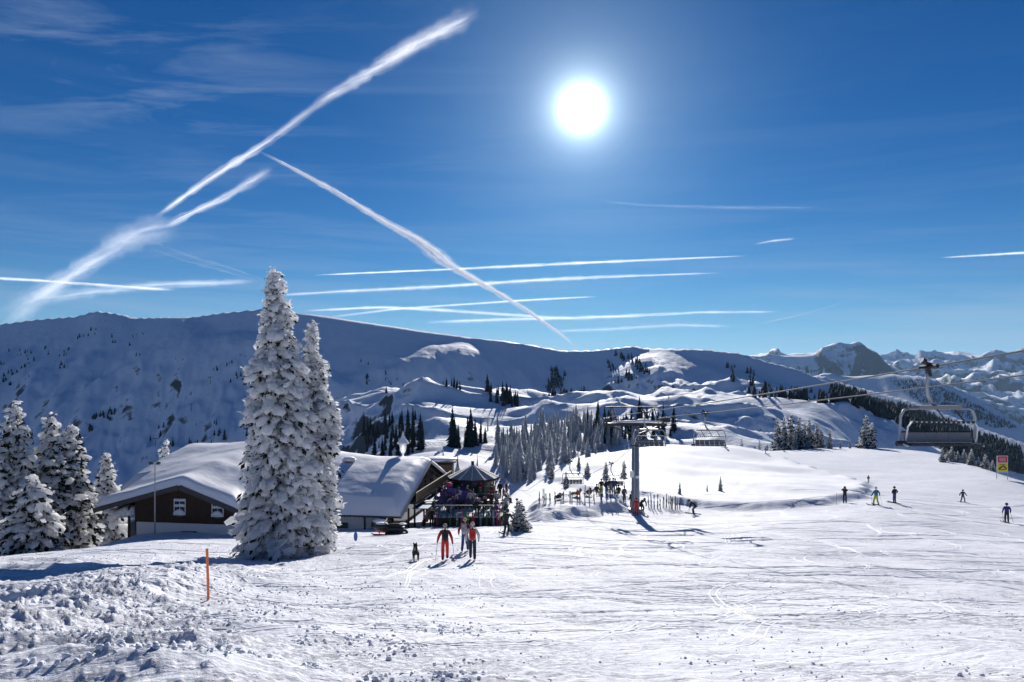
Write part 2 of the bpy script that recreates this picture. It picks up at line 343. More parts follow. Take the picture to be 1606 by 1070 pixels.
def height(x, y, fine=True):
    x = np.asarray(x, dtype=np.float64); y = np.asarray(y, dtype=np.float64)
    yy = np.maximum(y, np.hypot(x, y)*0.55); yy = np.maximum(yy, 1.0)   # behind and beside the camera the depth is clamped
    px = np.clip(CX+F*x/yy, -900, 2400)
    dn = np.clip(yy, 7.0, 420)
    z = near_base(np.clip(px, -500, 2200), dn)
    # close to the camera: slope down to the feet
    t = np.clip((8.0-yy)/8.0, 0, 1); z = z*(1-t)+(-1.75-0.10*yy)*t
    # details of the near slope
    k = poly_sd(x+1.5*fbm(x/6, y/6, 2, 15), y+.6*fbm(x/4+9, y/4, 2, 16), KNOLL); z = z+sstep(k/8)*(1.0*fbm(x/26+y/40, y/34, 2, 17)+0.12*ridged(x/9+y/14, y/22, 2, 18)); z = z+0.75*sstep((k+0.2)/1.8)*(1-sstep((k-6)/20)*0.6)
    k = poly_sd(x+1.2*fbm(x/3.0, y/3.0, 2, 12), y+0.5*fbm(x/2.5+9, y/2.5, 2, 13), LOUNGE); z = z+0.85*sstep((k+0.3)/2.0)*(1-0.5*sstep((k-3)/8))*(1+.25*fbm(x/2, y/2, 2, 14))
    d, tt = line_d(x, y, BANK); amp = 0.55*(1-0.7*tt)
    z = z+amp*np.exp(-(d/1.5)**2)
    nearm = np.clip(1-yy/260, 0, 1)
    z = z+nearm*0.25*fbm(x/14, y/14, 3, 5)+nearm*0.05*fbm(x/2.2, y/2.2, 3, 9)
    sidem = sstep((560-px)/260)*sstep((44-yy)/14)            # drifts and ploughed snow to the left
    z = z+sidem*(0.22*ridged(x/5.5+y/9, y/3.4, 2, 21)+0.05)
    if fine:
        ch = 0.55*np.exp(-(d/2.6)**2)*(1-0.5*tt)+0.22*sidem*np.clip(0.4+1.5*fbm(x/4,y/4,2,33),0,1.4)+0.13*sstep((900-px)/300)*sstep((40-yy)/20)+0.05
        c1 = np.maximum(fbm(x/0.40, y/0.30, 4, 31, .65), 0); c2 = np.maximum(fbm(x/0.16, y/0.16, 2, 41)-0.05, 0)
        z = z+np.clip(1-yy/70, 0, 1)*ch*(0.20*c1+0.09*c2)
        z = z+np.clip(1-yy/60, 0, 1)*0.022*fbm(x/0.35, y/0.35, 3, 51, .6)
        z = z+np.clip(1-yy/140, 0, 1)*0.03*ridged(x/1.4+y/3.0, y/9.0-x/20, 2, 55)*(1-sidem)
    # roll off beyond the crest of the near slope
    yc = ip(px, YC); q = (yy-yc)/7.0; sp = np.where(q > 20, q, np.log1p(np.exp(np.minimum(q, 20))))*7.0
    z = z-0.42*sp
    z = np.where(yy > 420, -900, z)
    # rolling plateau
    P = np.interp(yy, [60,110,150,250,350,500,700,900,1100,1250,1500,2500], [-60,-42,-37,-39,-42,-41,-32,-23,-22,-30,-110,-500])
    am = sstep((yy-170)/300)*np.clip(1-(yy-1100)/300, 0, 1)
    wx = x+40*fbm(x/160, y/160, 2, 63); wy = y+40*fbm(x/170+5, y/170, 2, 64)
    P = P+am*((22+16*sstep((780-px)/100))*fbm(wx/230+3.1, wy/190, 2, 61)+(10+5*sstep((780-px)/100))*ridged(wx/120+wy/300, wy/85, 3, 66)*sstep(0.6+1.5*fbm(x/200, y/200, 1, 69))-5+0.7*fbm(x/22, y/22, 2, 68))
    ql = (600-px)/45.0; ql = np.where(ql > 20, ql, np.log1p(np.exp(np.minimum(ql, 20))))*45
    qr = (px-1330)/40.0; qr = np.where(qr > 20, qr, np.log1p(np.exp(np.minimum(qr, 20))))*40
    P = P-24*sstep((px-770)/90)*sstep((yy-550)/350)*(1-0.55*sstep((px-1000)/60))
    P = P-0.62*ql*yy/F*(1+0.25*fbm(x/90, y/90, 3, 62))-0.68*qr*yy/F
    z = smax(z, P, 3.0)
    for i, (sk, sf, sb) in enumerate(LAYERS):
        yc = ip(px, sk, 2); zc = (H0-ip(px, sk, 1))/F*yc
        wv = yc/1800.0
        dy = yc-yy; s_ = sf*(1+0.0*x)
        zs = (H0-ips(px, sk))/F*yc; lo = 1-np.exp(-np.maximum(dy, 0)/(130*wv)); zc = zc*(1-lo)+zs*lo
        h = np.where(dy > 0, zc-s_*dy, zc+sb*dy)
        face = sstep((dy-20*wv)/((420 if i < 3 else 70)*wv))
        if i == 0:
            n = 26*fbm(x/420, y/900, 3, 71)+15*ridged(x/170+y/700, y/460, 4, 77)+6.5*fbm(x/50, y/60, 3, 79)
            rt = sstep((px-840)/250); n = n*(1+0.9*rt)+rt*9*ridged(x/75, y/200, 3, 78)
            mk = sstep(1.3*fbm(x/330.0, y/420.0, 2, 80)-0.1)*0.36; q_ = np.maximum(dy, 0); h = h+mk*70*(1-np.exp(-q_/70.0))
        elif i == 3: n = 90*ridged(x/450, y/900, 5, 90, .6)-80
        elif i == 4: n = 130*fbm(x/2600, y/3000, 3, 95)+230*ridged(x/1100+y/2500, y/1500, 5, 97, .5)-150
        else: n = wv*(16*fbm(x/300/wv, y/400/wv, 3, 85+i)+12*ridged(x/160/wv, y/300/wv, 3, 87+i))
        small = (1.2*fbm(x/(30*wv), y/(30*wv), 3, 99+i)) if i < 3 else 22*fbm(x/300, y/300, 4, 99+i)*(1 if i == 3 else 0.6)
        h = h+face*n+small*np.minimum(1, np.abs(dy)/(200*wv)+(0.3 if i < 3 else .6))
        z = np.maximum(z, h)
    return z
def smax(a, b, k): 
    m = np.maximum(a, b); return m+k*np.log1p(np.exp(-np.abs(a-b)/k))-0.0
GR = {}
def gz(x, y):
    # height of the ground mesh itself
    th = math.atan2(x, y); r = math.hypot(x, y); j = int(np.clip(np.searchsorted(GR['th'], th)-1, 0, len(GR['th'])-2)); i = int(np.clip(np.searchsorted(GR['rr'], r)-1, 0, len(GR['rr'])-2))
    fj = (th-GR['th'][j])/(GR['th'][j+1]-GR['th'][j]); fi = (r-GR['rr'][i])/(GR['rr'][i+1]-GR['rr'][i]); Z = GR['Z']
    return float((Z[i, j]*(1-fj)+Z[i, j+1]*fj)*(1-fi)+(Z[i+1, j]*(1-fj)+Z[i+1, j+1]*fj)*fi)
def hit(px, py, dmin=4.0):
    """point of the ground seen at a place of the view"""
    u = (px-CX)/F; th = math.atan(u); j = int(np.searchsorted(GR['th'], th)-1); fj = (th-GR['th'][j])/(GR['th'][j+1]-GR['th'][j])
    z = GR['Z'][:, j]*(1-fj)+GR['Z'][:, j+1]*fj; d = GR['rr']*math.cos(th); e = z-(H0-py)/F*d; ok = (e >= 0) & (d > dmin); i = int(np.argmax(ok))
    if not ok[i]: i = len(d)-1
    t = 1.0
    if i > 0 and e[i-1] < 0 <= e[i]: t = -e[i-1]/(e[i]-e[i-1])
    dd_ = d[i-1]*(1-t)+d[i]*t; return Vector((u*dd_, dd_, z[i-1]*(1-t)+z[i]*t))
def onray(px, d): x = (px-CX)/F*d; return Vector((x, d, gz(x, d)))

def terrain():
    # angles: dense in front, coarse behind
    af = np.linspace(-math.radians(43), math.radians(43), 860)
    al = -math.radians(43)-np.cumsum(np.linspace(0.002, 0.14, 34)); al = al[al > -math.pi][::-1]
    th = np.concatenate([al, af, -al[::-1]])
    rr = [2.0]
    while rr[-1] < 42000:
        r = rr[-1]; st = 0.010 if r < 14 else 0.0085 if r < 110 else 0.012 if r < 420 else 0.0075 if r < 2200 else 0.008 if r < 16500 else 0.03
        rr.append(r*(1+st))
    rr = np.array(rr); T, R = np.meshgrid(th, rr); X = R*np.sin(T); Y = R*np.cos(T)
    Z = np.empty_like(X)
    for i in range(0, len(rr), 100): Z[i:i+100] = height(X[i:i+100], Y[i:i+100])
    GR.update(th=th, rr=rr, Z=Z); nT = len(th)
    def piece(i0, i1, name, m, label=None):
        x = X[i0:i1]; y = Y[i0:i1]; z = Z[i0:i1]; nr = x.shape[0]
        V = np.stack([x.ravel(), y.ravel(), z.ravel()], 1)
        i = np.arange(nr-1)[:, None]*nT; j = np.arange(nT-1)[None, :]; a = (i+j).ravel()
        Fc = np.stack([a, a+1, a+1+nT, a+nT], 1)[:, ::-1]
        if i0 == 0: # middle cap
            c = len(V); V = np.vstack([V, [[0, 0, -1.75]]]); 
            k = np.arange(nT-1); Fc = np.vstack([Fc, np.stack([np.full(nT-1, c), np.full(nT-1, c), k+1, k], 1)[:, ::-1]]) if False else Fc
        me = np_mesh(name, V, Fc); o = link(name, me, m, None, True)
        if i0 == 0: fr = me.attributes.new('fresh', 'FLOAT', 'POINT'); fr.data.foreach_set('value', sstep(poly_sd(V[:, 0], V[:, 1], KNOLL)/2.5).astype(np.float32)); tag(o, kind='structure'); return o
    a = int(np.searchsorted(rr, 300)); b = int(np.searchsorted(rr, 3300))
    piece(0, a+1, 'snow_slope', M_piste); piece(a, b+1, 'hills', M_hill); piece(b, len(rr), 'mountains', M_mount)
terrain()
# ------------------------------------------------------------------ trees
def ico():
    t = (1+5**.5)/2; v = np.array([(-1,t,0),(1,t,0),(-1,-t,0),(1,-t,0),(0,-1,t),(0,1,t),(0,-1,-t),(0,1,-t),(t,0,-1),(t,0,1),(-t,0,-1),(-t,0,1)], float); v /= np.linalg.norm(v[0])
    f = np.array([(0,11,5),(0,5,1),(0,1,7),(0,7,10),(0,10,11),(1,5,9),(5,11,4),(11,10,2),(10,7,6),(7,1,8),(3,9,4),(3,4,2),(3,2,6),(3,6,8),(3,8,9),(4,9,5),(2,4,11),(6,2,10),(8,6,7),(9,8,1)])
    return v, f
IV, IF = ico()
BV = np.array([(0,0,0),(0.5,0.22,0.04),(1,0,0),(0.5,-0.22,0.04),(0.5,0,-0.16)], float); BF = np.array([(0,1,4),(1,2,4),(2,3,4),(3,0,4),(0,3,1),(1,3,2)])
def frames(D, rng, roll=0.5):
    D = D/np.linalg.norm(D, axis=1)[:, None]; up = np.tile([0, 0, 1.0], (len(D), 1)); X = np.cross(D, up); X /= np.linalg.norm(X, axis=1)[:, None]+1e-9; Z = np.cross(X, D)
    a = rng.normal(0, roll, len(D))[:, None]; X2 = X*np.cos(a)+Z*np.sin(a); Z2 = -X*np.sin(a)+Z*np.cos(a); return np.stack([D, X2, Z2], 1)
def scatter(V, Fc, P, R_, S, rng, jit=0.0):
    n = len(P); v = V[None]*np.ones((n, 1, 1))
    if jit: v = v*(1+rng.uniform(-jit, jit, (n, len(V), 1)))
    v = v*S[:, None, :]; v = np.einsum('nvk,nkj->nvj', v, R_)+P[:, None, :]
    f = Fc[None]+(np.arange(n)*len(V))[:, None, None]; return v.reshape(-1, 3), f.reshape(-1, Fc.shape[1])
def spruce_points(h, prof, rng, dl, nb, per, droop):
    """points along drooping branches: position, outward direction, size factor, fraction along the branch"""
    P = []; D = []; Q = []; T = []
    z = 0.15
    while z < h-0.1:
        R_ = prof((h-z)/h); n = max(3, int(nb*(0.35+R_/max(prof(1), .1))))
        a0 = rng.uniform(0, 6.28)
        for k in range(n):
            a = a0+2*math.pi*k/n+rng.normal(0, .25); L_ = R_*rng.uniform(0.55, 1.15)*(1+.16*math.sin(2*a+z*1.3)*math.cos(z*.9))
            if rng.random() < 0.07: L_ *= 1.22
            zz = z+rng.normal(0, dl*.4); m = max(2, int(per*L_)+1)
            dr = droop*rng.uniform(0.6, 1.3)
            for t in np.linspace(0.18 if L_ > .5 else 0.0, 1, m):
                r = L_*t; p = (r*math.cos(a), r*math.sin(a), zz+0.22*r-dr*r*t); aa = a+rng.normal(0, .35)
                P.append(p); D.append((math.cos(aa), math.sin(aa), 0.22-2*dr*t*0.8)); Q.append(L_); T.append(t)
        z += dl*rng.uniform(0.8, 1.2)
    return np.array(P), np.array(D), np.array(Q), np.array(T)
def spruce(name, h, prof, seed, dl=0.30, nb=13, per=3.2, droop=0.42, size=0.30, spikes=3, dark=1.0, bare=0.0, lean=(0, 0)):
    rng = np.random.default_rng(seed); root = bpy.data.objects.new(name, None); C.objects.link(root); root.empty_display_size = 0.3
    P, D, Q, T = spruce_points(h, prof, rng, dl, nb, per, droop)
    zc = P[:, 2]/h
    # side twigs spread sideways from each branch point
    n = len(P); side = np.stack([-D[:, 1], D[:, 0], np.zeros(n)], 1); off = rng.normal(0, 0.55*size, n)[:, None]; P = P+side*off
    P[:, 2] += rng.normal(0, size*0.25, n); P[:, 2] = np.maximum(P[:, 2], 0.02)
    keep = rng.random(n) > bare*np.array([0.5+0.5*math.sin(3.1*p[0]+1.7*p[2])*math.cos(2.3*p[1]-1.1*p[2]) for p in P])*2
    S0 = size*np.clip(rng.lognormal(-.15, .38, n), .35, 1.45)*(0.45+0.55*np.minimum(1, Q/1.2))
    Rm = frames(D, rng)
    F0 = keep
    S = np.stack([S0*1.15, S0*0.85, S0*0.55], 1)[F0]
    V1, f1 = scatter(IV, IF, P[F0], Rm[F0], S, rng, 0.30)
    Vs = [V1]; fs = [f1]; b = len(V1)
    # rime feathers
    k = spikes; Pi = np.repeat(P[F0], k, 0)+rng.normal(0, size*0.33, (F0.sum()*k, 3)); Di = np.repeat(D[F0], k, 0)+rng.normal(0, .55, (F0.sum()*k, 3)); Di[:, 2] -= 0.15
    Si = np.repeat(S0[F0], k)*rng.uniform(0.55, 1.35, len(Pi)); Ri = frames(Di, rng, 1.2)
    V2, f2 = scatter(BV, BF, Pi, Ri, np.stack([Si, Si*0.8, Si*0.9], 1), rng, 0.1)
    V = np.vstack([V1, V2]); f = np.vstack([f1, f2+b]); V[:, 2] = np.maximum(V[:, 2], 0.0)
    # dark needles hang below and inside
    kd = 2; Pn = np.repeat(P, kd, 0)*np.array([0.95, 0.95, 1])+rng.normal(0, size*0.28, (n*kd, 3)); Pn[:, 2] -= size*0.30
    Dn = np.repeat(D, kd, 0)+rng.normal(0, .5, (n*kd, 3)); Dn[:, 2] -= 0.45
    Sn = np.repeat(S0, kd)*rng.uniform(0.9, 1.8, len(Pn))*dark; Rn = frames(Dn, rng, 1.5)
    V3, f3 = scatter(BV, BF, Pn, Rn, np.stack([Sn, Sn*1.2, Sn*0.8], 1), rng, 0.1); V3[:, 2] = np.maximum(V3[:, 2], -0.1)
    for A in (V, V3): A[:, 0] += lean[0]*(A[:, 2]/h)**2; A[:, 1] += lean[1]*(A[:, 2]/h)**2
    t = MB(); t.tube([(0,0,-0.6),(0,0,h*.3),(lean[0]*.4,lean[1]*.4,h*.65),(lean[0],lean[1],h-0.2)], [h*0.016+.04, h*0.012+.03, h*.006+.02, 0.02], 8); t.build('trunk', M_bark, root)
    cr = link('crown', np_mesh('crown', V3, f3), M_needle, root); fr = link('rime', np_mesh('rime', V, f), M_frost, cr)
    return root
def pr(tab):
    a = [q[0] for q in tab]; b = [q[1] for q in tab]; return lambda t: float(np.interp(t, a, b))
# the two big spruces in front of the hut
g1 = onray(443, 40.0); h1 = 17.1
big = spruce('frosted_spruce', h1, pr([(0,.14),(.03,.40),(.06,.55),(.09,.40),(.14,.75),(.17,.60),(.22,1.05),(.27,1.0),(.33,1.6),(.38,1.5),(.45,1.85),(.55,1.75),(.62,1.95),(.8,2.05),(1,2.35)]), 5, dl=0.21, nb=15, per=4.2, droop=0.55, size=0.31, spikes=5, bare=0.15, dark=.75, lean=(-0.45, 0))
big.location = g1-Vector((0,0,.35)); tag(big, 'tallest frosted spruce towering in front of the snow-covered hut', 'spruce tree')
g2 = onray(497, 42.0)
b2 = spruce('frosted_spruce', 14.5, pr([(0,.06),(.03,.22),(.10,.42),(.14,.36),(.2,.75),(.27,.7),(.35,1.15),(.5,1.3),(.56,1.0),(.7,1.0),(.85,.95),(1,1.0)]), 9, dl=0.22, nb=13, per=4.2, droop=0.45, size=0.29, spikes=5, bare=0.12, dark=.75, lean=(-0.35, 0))
b2.location = g2-Vector((0,0,.3)); tag(b2, 'slimmer frosted spruce leaning close behind the tallest one, right side', 'spruce tree')
# spruces at the left edge
left = [(22, 58, 860, 622, 'broad frosted spruce cut by the left edge of the view', 1), (-14, 56, 864, 668, 'smaller frosted spruce half outside the left edge', 1),
        (78, 61, 850, 642, 'slender frosted spruce, second of the cluster left of the hut', 2), (112, 63, 846, 656, 'frosted spruce nearest the hut in the left cluster', 2), (52, 53, 862, 742, 'low frosted spruce at the foot of the left cluster', 1)]
for px, d, pb, pt, lab, v in left:
    g = onray(px, d); top = (H0-pt)/F*d; h = top-g.z
    s_ = spruce('frosted_spruce', h, pr([(0,.08),(.06,.45),(.15,.75),(.3,1.15),(.6,1.9),(1,(1.5 if px == 52 else 2.5) if v == 1 else 2.0)]), int(px)+50, dl=0.33, nb=12, per=2.8, droop=0.48, size=0.37, spikes=3, bare=0.22 if v == 1 else 0.3)
    s_.location = g-Vector((0,0,.3)); tag(s_, lab, 'spruce tree', 'frosted spruces left of the hut')
for px, d, pt, lab in [(166, 74, 708, 'young frosted spruce standing behind the left eave of the hut'), (259, 95, 686, 'thin frosted spruce tip rising over the snowy hut roof')]:
    g = onray(px, d); top = (H0-pt)/F*d; h = top-g.z
    s_ = spruce('frosted_spruce', h, pr([(0,.1),(.1,.5),(.3,.95),(.6,1.5),(1,1.9)] if px < 200 else [(0,.1),(.2,.7),(1,1.6)]), px, dl=0.4, nb=11, per=2.4, droop=0.45, size=0.42, spikes=2)
    s_.location = g-Vector((0,0,.3)); tag(s_, lab, 'spruce tree')
# smaller kinds, built once and copied
def kind_tree(nm, h, r, seed, mode):
    rng = np.random.default_rng(seed)
    if mode == 'frost': return spruce(nm, h, pr([(0,.08),(.1,.14*r+.1),(.4,.5*r),(1,r)]), seed, dl=h/26, nb=8, per=1.7/(h/12), droop=0.35, size=h*0.040, spikes=2, bare=0.25, dark=1.3)
    root = bpy.data.objects.new(nm, None); C.objects.link(root)
    V = []; f = []; nt_ = 15
    for i in range(nt_):
        t = (i+.3)/nt_; zz = h*(1-t); R_ = r*(t**0.8)*rng.uniform(.8, 1.15); n = 11; a0 = rng.uniform(0, 6); b = len(V); V.append((0, 0, zz+h*.09))
        for k in range(2*n):
            a = a0+math.pi*k/n; q = R_*(rng.uniform(.75, 1.2) if k % 2 == 0 else rng.uniform(.35, .6)); V.append((q*math.cos(a), q*math.sin(a), max(0.05, zz-h*.035-q*.28+rng.normal(0, .01*h))))
        for k in range(2*n): f.append((b, b+1+k, b+1+(k+1) % (2*n)))
    V = np.array(V); f = np.array(f)
    m = {'dark': M_needle2, 'rimed': M_rime}[mode]
    t = MB(); t.tube([(0,0,-1),(0,0,h*.9)], [h*.015, .02], 6); t.build('trunk', M_bark, root); cr = link('crown', np_mesh('crown', V, f), m, root)
    if mode == 'rimed':
        V2 = V.copy(); V2[:, 2] += h*0.016; V2[:, :2] *= 0.9; keep = rng.random(len(f)) < 0.78; link('rime', np_mesh('rime', V2, f[keep]), M_frost, cr)
    return root
KIND = {}
def proto(kind, i):
    if (kind, i) not in KIND:
        h = 14.0; r = {'frost': 2.3, 'rimed': 2.5, 'dark': 2.3}[kind]*(0.85+0.12*i); nm = {'frost': 'frosted_spruce', 'rimed': 'rimed_spruce', 'dark': 'dark_spruce'}[kind]
        KIND[(kind, i)] = [kind_tree(nm, h, r, 100+i*7+len(kind), kind), False]
    q = KIND[(kind, i)]
    if not q[1]: q[1] = True; return q[0]
    return dup(q[0])
def put(kind, p, h, label, group=None, wide=1.0, cat='spruce tree'):
    o = proto(kind, random.randrange(4 if kind != 'frost' else 3)); s = h/14.0; o.location = p-Vector((0, 0, 0.02*h)); o.scale = (s*wide*random.uniform(.85, 1.15), s*wide*random.uniform(.85, 1.15), s); o.rotation_euler = (random.uniform(-.03,.03), random.uniform(-.03,.03), random.uniform(0, 6.28))
    return tag(o, label, cat, group)
def put_px(kind, px, pb, pt, label, group=None, wide=1.0, dmin=60):
    g = hit(px, pb, dmin); return put(kind, g, (pb-pt)/F*g.y, label, group, wide)
# single frosted spruces beyond the terrace
for px, d, pt, lab in [(865,150,724,'frosted spruce between the terrace and the two far lift chairs'),(888,128,742,'low bushy frosted spruce behind the sun loungers'),(908,150,728,'tall frosted spruce seen through the empty far lift chair'),
     (921,135,732,'frosted spruce just right of the empty far lift chair'),(934,200,706,'very thin frosted spruce standing alone on the open slope'),(978,118,722,'slim frosted spruce left of the lift tower'),(950,128,744,'frosted spruce below the occupied far lift chair'),(840,190,745,'small frosted spruce beside the round bar')]:
    g = onray(px, d); h = max(3.0, (H0-pt)/F*d-g.z); put('frost', g, h, lab, wide=0.8 if h > 7 else 1.1)
for px, pb, pt, lab in [(1066,790,756,'young frosted spruce, leftmost of the three on the white knoll'),(1109,788,760,'small frosted spruce, middle of the three on the knoll'),(1130,785,747,'young frosted spruce, right one of the three on the knoll')]:
    g = onray(px, 84 if px < 1100 else 88); h = (H0-pt)/F*g.y-g.z; put('frost', g, h, lab, wide=0.9)
g = onray(815, 49.5); put('frost', g, 2.3, 'small dark spruce bush dusted with snow beside the terrace fence', wide=1.9)
# right skyline groups
grp = 'frosted spruces on the crest below the lift ropes'
for px, d, pt in [(1218,212,655),(1229,214,653),(1240,216,646),(1252,214,652),(1262,212,662),(1270,212,655),(1281,216,661),(1289,214,672),(1246,210,675)]:
    g = onray(px, d); put('frost', g, max(3, (H0-pt)/F*d-g.z), 'frosted spruce in the dense clump on the crest left of the big chair', grp, wide=0.85)
for px, d, pt, lab in [(1358,206,650,'broad double-crowned frosted spruce alone on the crest behind the piste'),(1367,207,664,'lower crown growing right against the lone broad spruce'),(1302,208,672,'thin spruce just right of the crest clump'),(1191,208,690,'tiny frosted bush spruce left of the crest clump'),
     (1318,206,690,'knee-high spruce between clump and lone spruce'),(1333,206,690,'small spruce tip left of the lone broad spruce'),(1163,202,688,'snowy young spruce by distant skiers')]:
    g = onray(px, d); put('frost', g, max(1.8, (H0-pt)/F*d-g.z), lab, wide=1.25 if px in (1358, 1367) else 0.9)
# the forest behind the terrace
def inpoly(x, y, P):
    c = False; n = len(P)
    for i in range(n):
        (ax, ay), (bx, by) = P[i], P[(i+1) % n]
        if (ay > y) != (by > y) and x < (bx-ax)*(y-ay)/(by-ay)+ax: c = not c
    return c
def forest(kind, poly, n, hm_, label, group, seed, dmin=120, minpx=6, wide=1.0):
    rnd = random.Random(seed); xs = [p[0] for p in poly]; ys = [p[1] for p in poly]; got = []; tr = 0
    while len(got) < n and tr < n*60:
        tr += 1; px = rnd.uniform(min(xs), max(xs)); py = rnd.uniform(min(ys), max(ys))
        if not inpoly(px, py, poly): continue
        if any(abs(px-a)*1.0+abs(py-b)*1.6 < minpx for a, b in got): continue
        g = hit(px, py, dmin)
        if g.y > 3000: continue
        got.append((px, py)); x0_, x1_ = min(xs), max(xs); lab_ = label+(', left part' if px < x0_+(x1_-x0_)/3 else ', right part' if px > x0_+(x1_-x0_)*2/3 else ', middle part') if n > 30 else label; h = hm_*math.exp(rnd.gauss(-.08, .27))
        put(kind, g, h, lab_, group, wide)
forest('rimed', [(858,668),(900,655),(960,665),(985,690),(960,705),(900,722),(850,745),(815,768),(790,758),(775,730),(790,700),(825,690)], 190, 9.0, 'rime-coated spruce in the dense forest left of the lift tower', 'rimed spruces of the forest behind the terrace', 3, wide=0.95)
forest('rimed', [(780,700),(830,688),(835,720),(790,735)], 20, 10, 'rime-coated spruce at the left fringe of the forest', 'rimed spruces at the left fringe of the forest', 4)
forest('dark', [(905,660),(1010,655),(1060,672),(1060,690),(1000,690),(960,700),(920,690)], 46, 9.5, 'dark spruce in the wood behind the lift tower head', 'dark spruces behind the lift tower', 5, minpx=7)
forest('dark', [(566,672),(600,668),(650,655),(668,700),(640,722),(600,716),(575,712)], 60, 10, 'dark spruce on the shaded hillside beyond the hut roof', 'dark spruces beyond the hut roof', 6, minpx=7)
forest('dark', [(706,700),(766,690),(768,694),(712,706)], 10, 12, 'dark spruce in the short row on the bright knoll', 'row of dark spruces on the bright knoll', 8, minpx=5)
forest('dark', [(764,612),(790,618),(830,636),(822,645),(770,632)], 24, 13, 'dark spruce on the far spur below the long ridge', 'dark spruces on the far spur', 9, minpx=4)
forest('dark', [(690,600),(720,606),(722,612),(696,606)], 7, 11, 'dark spruce along the snowy rib of the far knoll', 'dark spruces on the far rib', 10, minpx=4)
for px, pb, pt, lab in [(352,690,672,'dark spruce rising behind the snow dome of the roof, right one'),(271,700,686,'small dark spruce beside the thin frosted tip over the roof'),(297,696,684,'tiny dark spruce over the middle of the roof dome'),(125,700,676,'dark spruce tip beside the left spruce cluster')]:
    put_px('dark', px, pb, pt, lab, dmin=200, wide=1.2)
for px, d, pt, lab in [(699,150,700,'pale rimed spruce behind the gable, left of a pair'),(717,150,712,'pale rimed spruce behind the gable, right of a pair'),(746,170,716,'rimed spruce above the round bar roof')]:
    g = onray(px, d); put('rimed', g, max(3, (H0-pt)/F*d-g.z), lab)
# scrub and woods too many to count
def far_wood(name, polys, n, hm, label, seed, m=M_needle2, dmin=500, clump=0.0):
    rnd = random.Random(seed); V = []; f = []
    for poly, share in polys:
        xs = [p[0] for p in poly]; ys = [p[1] for p in poly]; got = tr = 0
        while got < n*share and tr < n*40:
            tr += 1; px = rnd.uniform(min(xs), max(xs)); py = rnd.uniform(min(ys), max(ys))
            if not inpoly(px, py, poly): continue
            if clump and float(perlin(np.array([px/26.0]), np.array([py/14.0]), seed)[0]) < clump: continue
            g = hit(px, py, dmin)
            if g.y < dmin or g.y > 12000: continue
            got += 1; h = hm*rnd.uniform(.5, 1.3); r = h*rnd.uniform(.2, .32); a0 = rnd.uniform(0, 6)
            for q in range(3):
                b = len(V); z0 = h*(1-.33*(q+1)); rr_ = r*(.5+.25*q); V.append((g.x, g.y, g.z+h*(1-.24*q)))
                for k in range(6):
                    a = a0+k*1.047; s_ = rr_*rnd.uniform(.7, 1.2); V.append((g.x+s_*math.cos(a), g.y+s_*math.sin(a), g.z+z0*.95-1))
                for k in range(6): f.append((b, b+1+k, b+1+(k+1) % 6))
    o = link(name, np_mesh(name, np.array(V), np.array(f)), m); tag(o, label, 'trees', kind='stuff')
far_wood('far_wood', [([(1300,615),(1420,640),(1600,708),(1606,745),(1500,712),(1380,655)], 1.0)], 2600, 20, 'dark forest covering the shaded hillside at the right', 21, dmin=900)
far_wood('far_wood', [([(1395,598),(1450,595),(1520,630),(1600,672),(1560,672),(1440,630)], 1.0)], 700, 16, 'faint dark woods on the far shaded slope at the right', 22, dmin=2500)
far_wood('hillside_scrub', [([(870,575),(905,600),(955,640),(860,655),(850,600)], .30), ([(950,555),(1010,560),(1020,590),(960,605)], .14), ([(1180,600),(1300,620),(1440,690),(1300,690),(1200,650)], .28), ([(1100,560),(1160,570),(1250,640),(1200,640)], .10)], 430, 13, 'scattered dark scrub and spruces on the shaded ridge behind the lift', 23, dmin=700, clump=0.05)
far_wood('hillside_scrub', [([(0,540),(110,545),(110,590),(0,610)], .3), ([(110,510),(230,520),(220,560),(120,540)], .12), ([(330,560),(400,560),(400,610),(340,600)], .1), ([(135,660),(180,640),(190,650),(140,680)], .26), ([(200,670),(400,660),(400,700),(230,700)], .12), ([(560,560),(640,600),(620,640),(560,600)], .1)], 150, 9, 'scattered dark bushes on the big shaded ridge at the left', 24, dmin=700, clump=0.12)

# ------------------------------------------------------------------ the hut
R0 = Vector((-8.57, 70.0, 0)); AX = Vector((-0.991, 0.136, 0)).normalized(); BX = Vector((0.136, 0.991, 0)).normalized()
def W(a, b, z): return R0+AX*a+BX*b+Vector((0, 0, z))
ZR = -9.05; SM = 0.345; ZX = -9.55; A0 = 17.7
def roofz(a, b): 
    m = ZR-SM*abs(b)
    x_ = ZX-(0.275 if a > A0 else 0.36)*abs(a-A0) if b < 0 else -99
    return max(m, x_)
hut = empty('alpine_hut', W(13, 0, -14.5), 'long dark timber ski hut buried under a thick dome of snow', 'hut')
HM = hut.matrix_world.copy(); hut_off = Vector(hut.location)
def loc(o): # meshes of the hut are written in world metres
    for v in o.data.vertices: v.co -= hut_off
    return o
AL, AR, BB, BF_, BXF = 27.2, -0.2, 10.3, -10.3, -14.9
XL, XR = 25.6, 12.5
def dom_dist(a, b):
    d1 = min(a-AR, AL-a, b-BF_, BB-b)
    d2 = min(a-XR, XL-a, b-BXF, 20)
    return max(d1, d2) if b > BF_-0.01 or True else d2
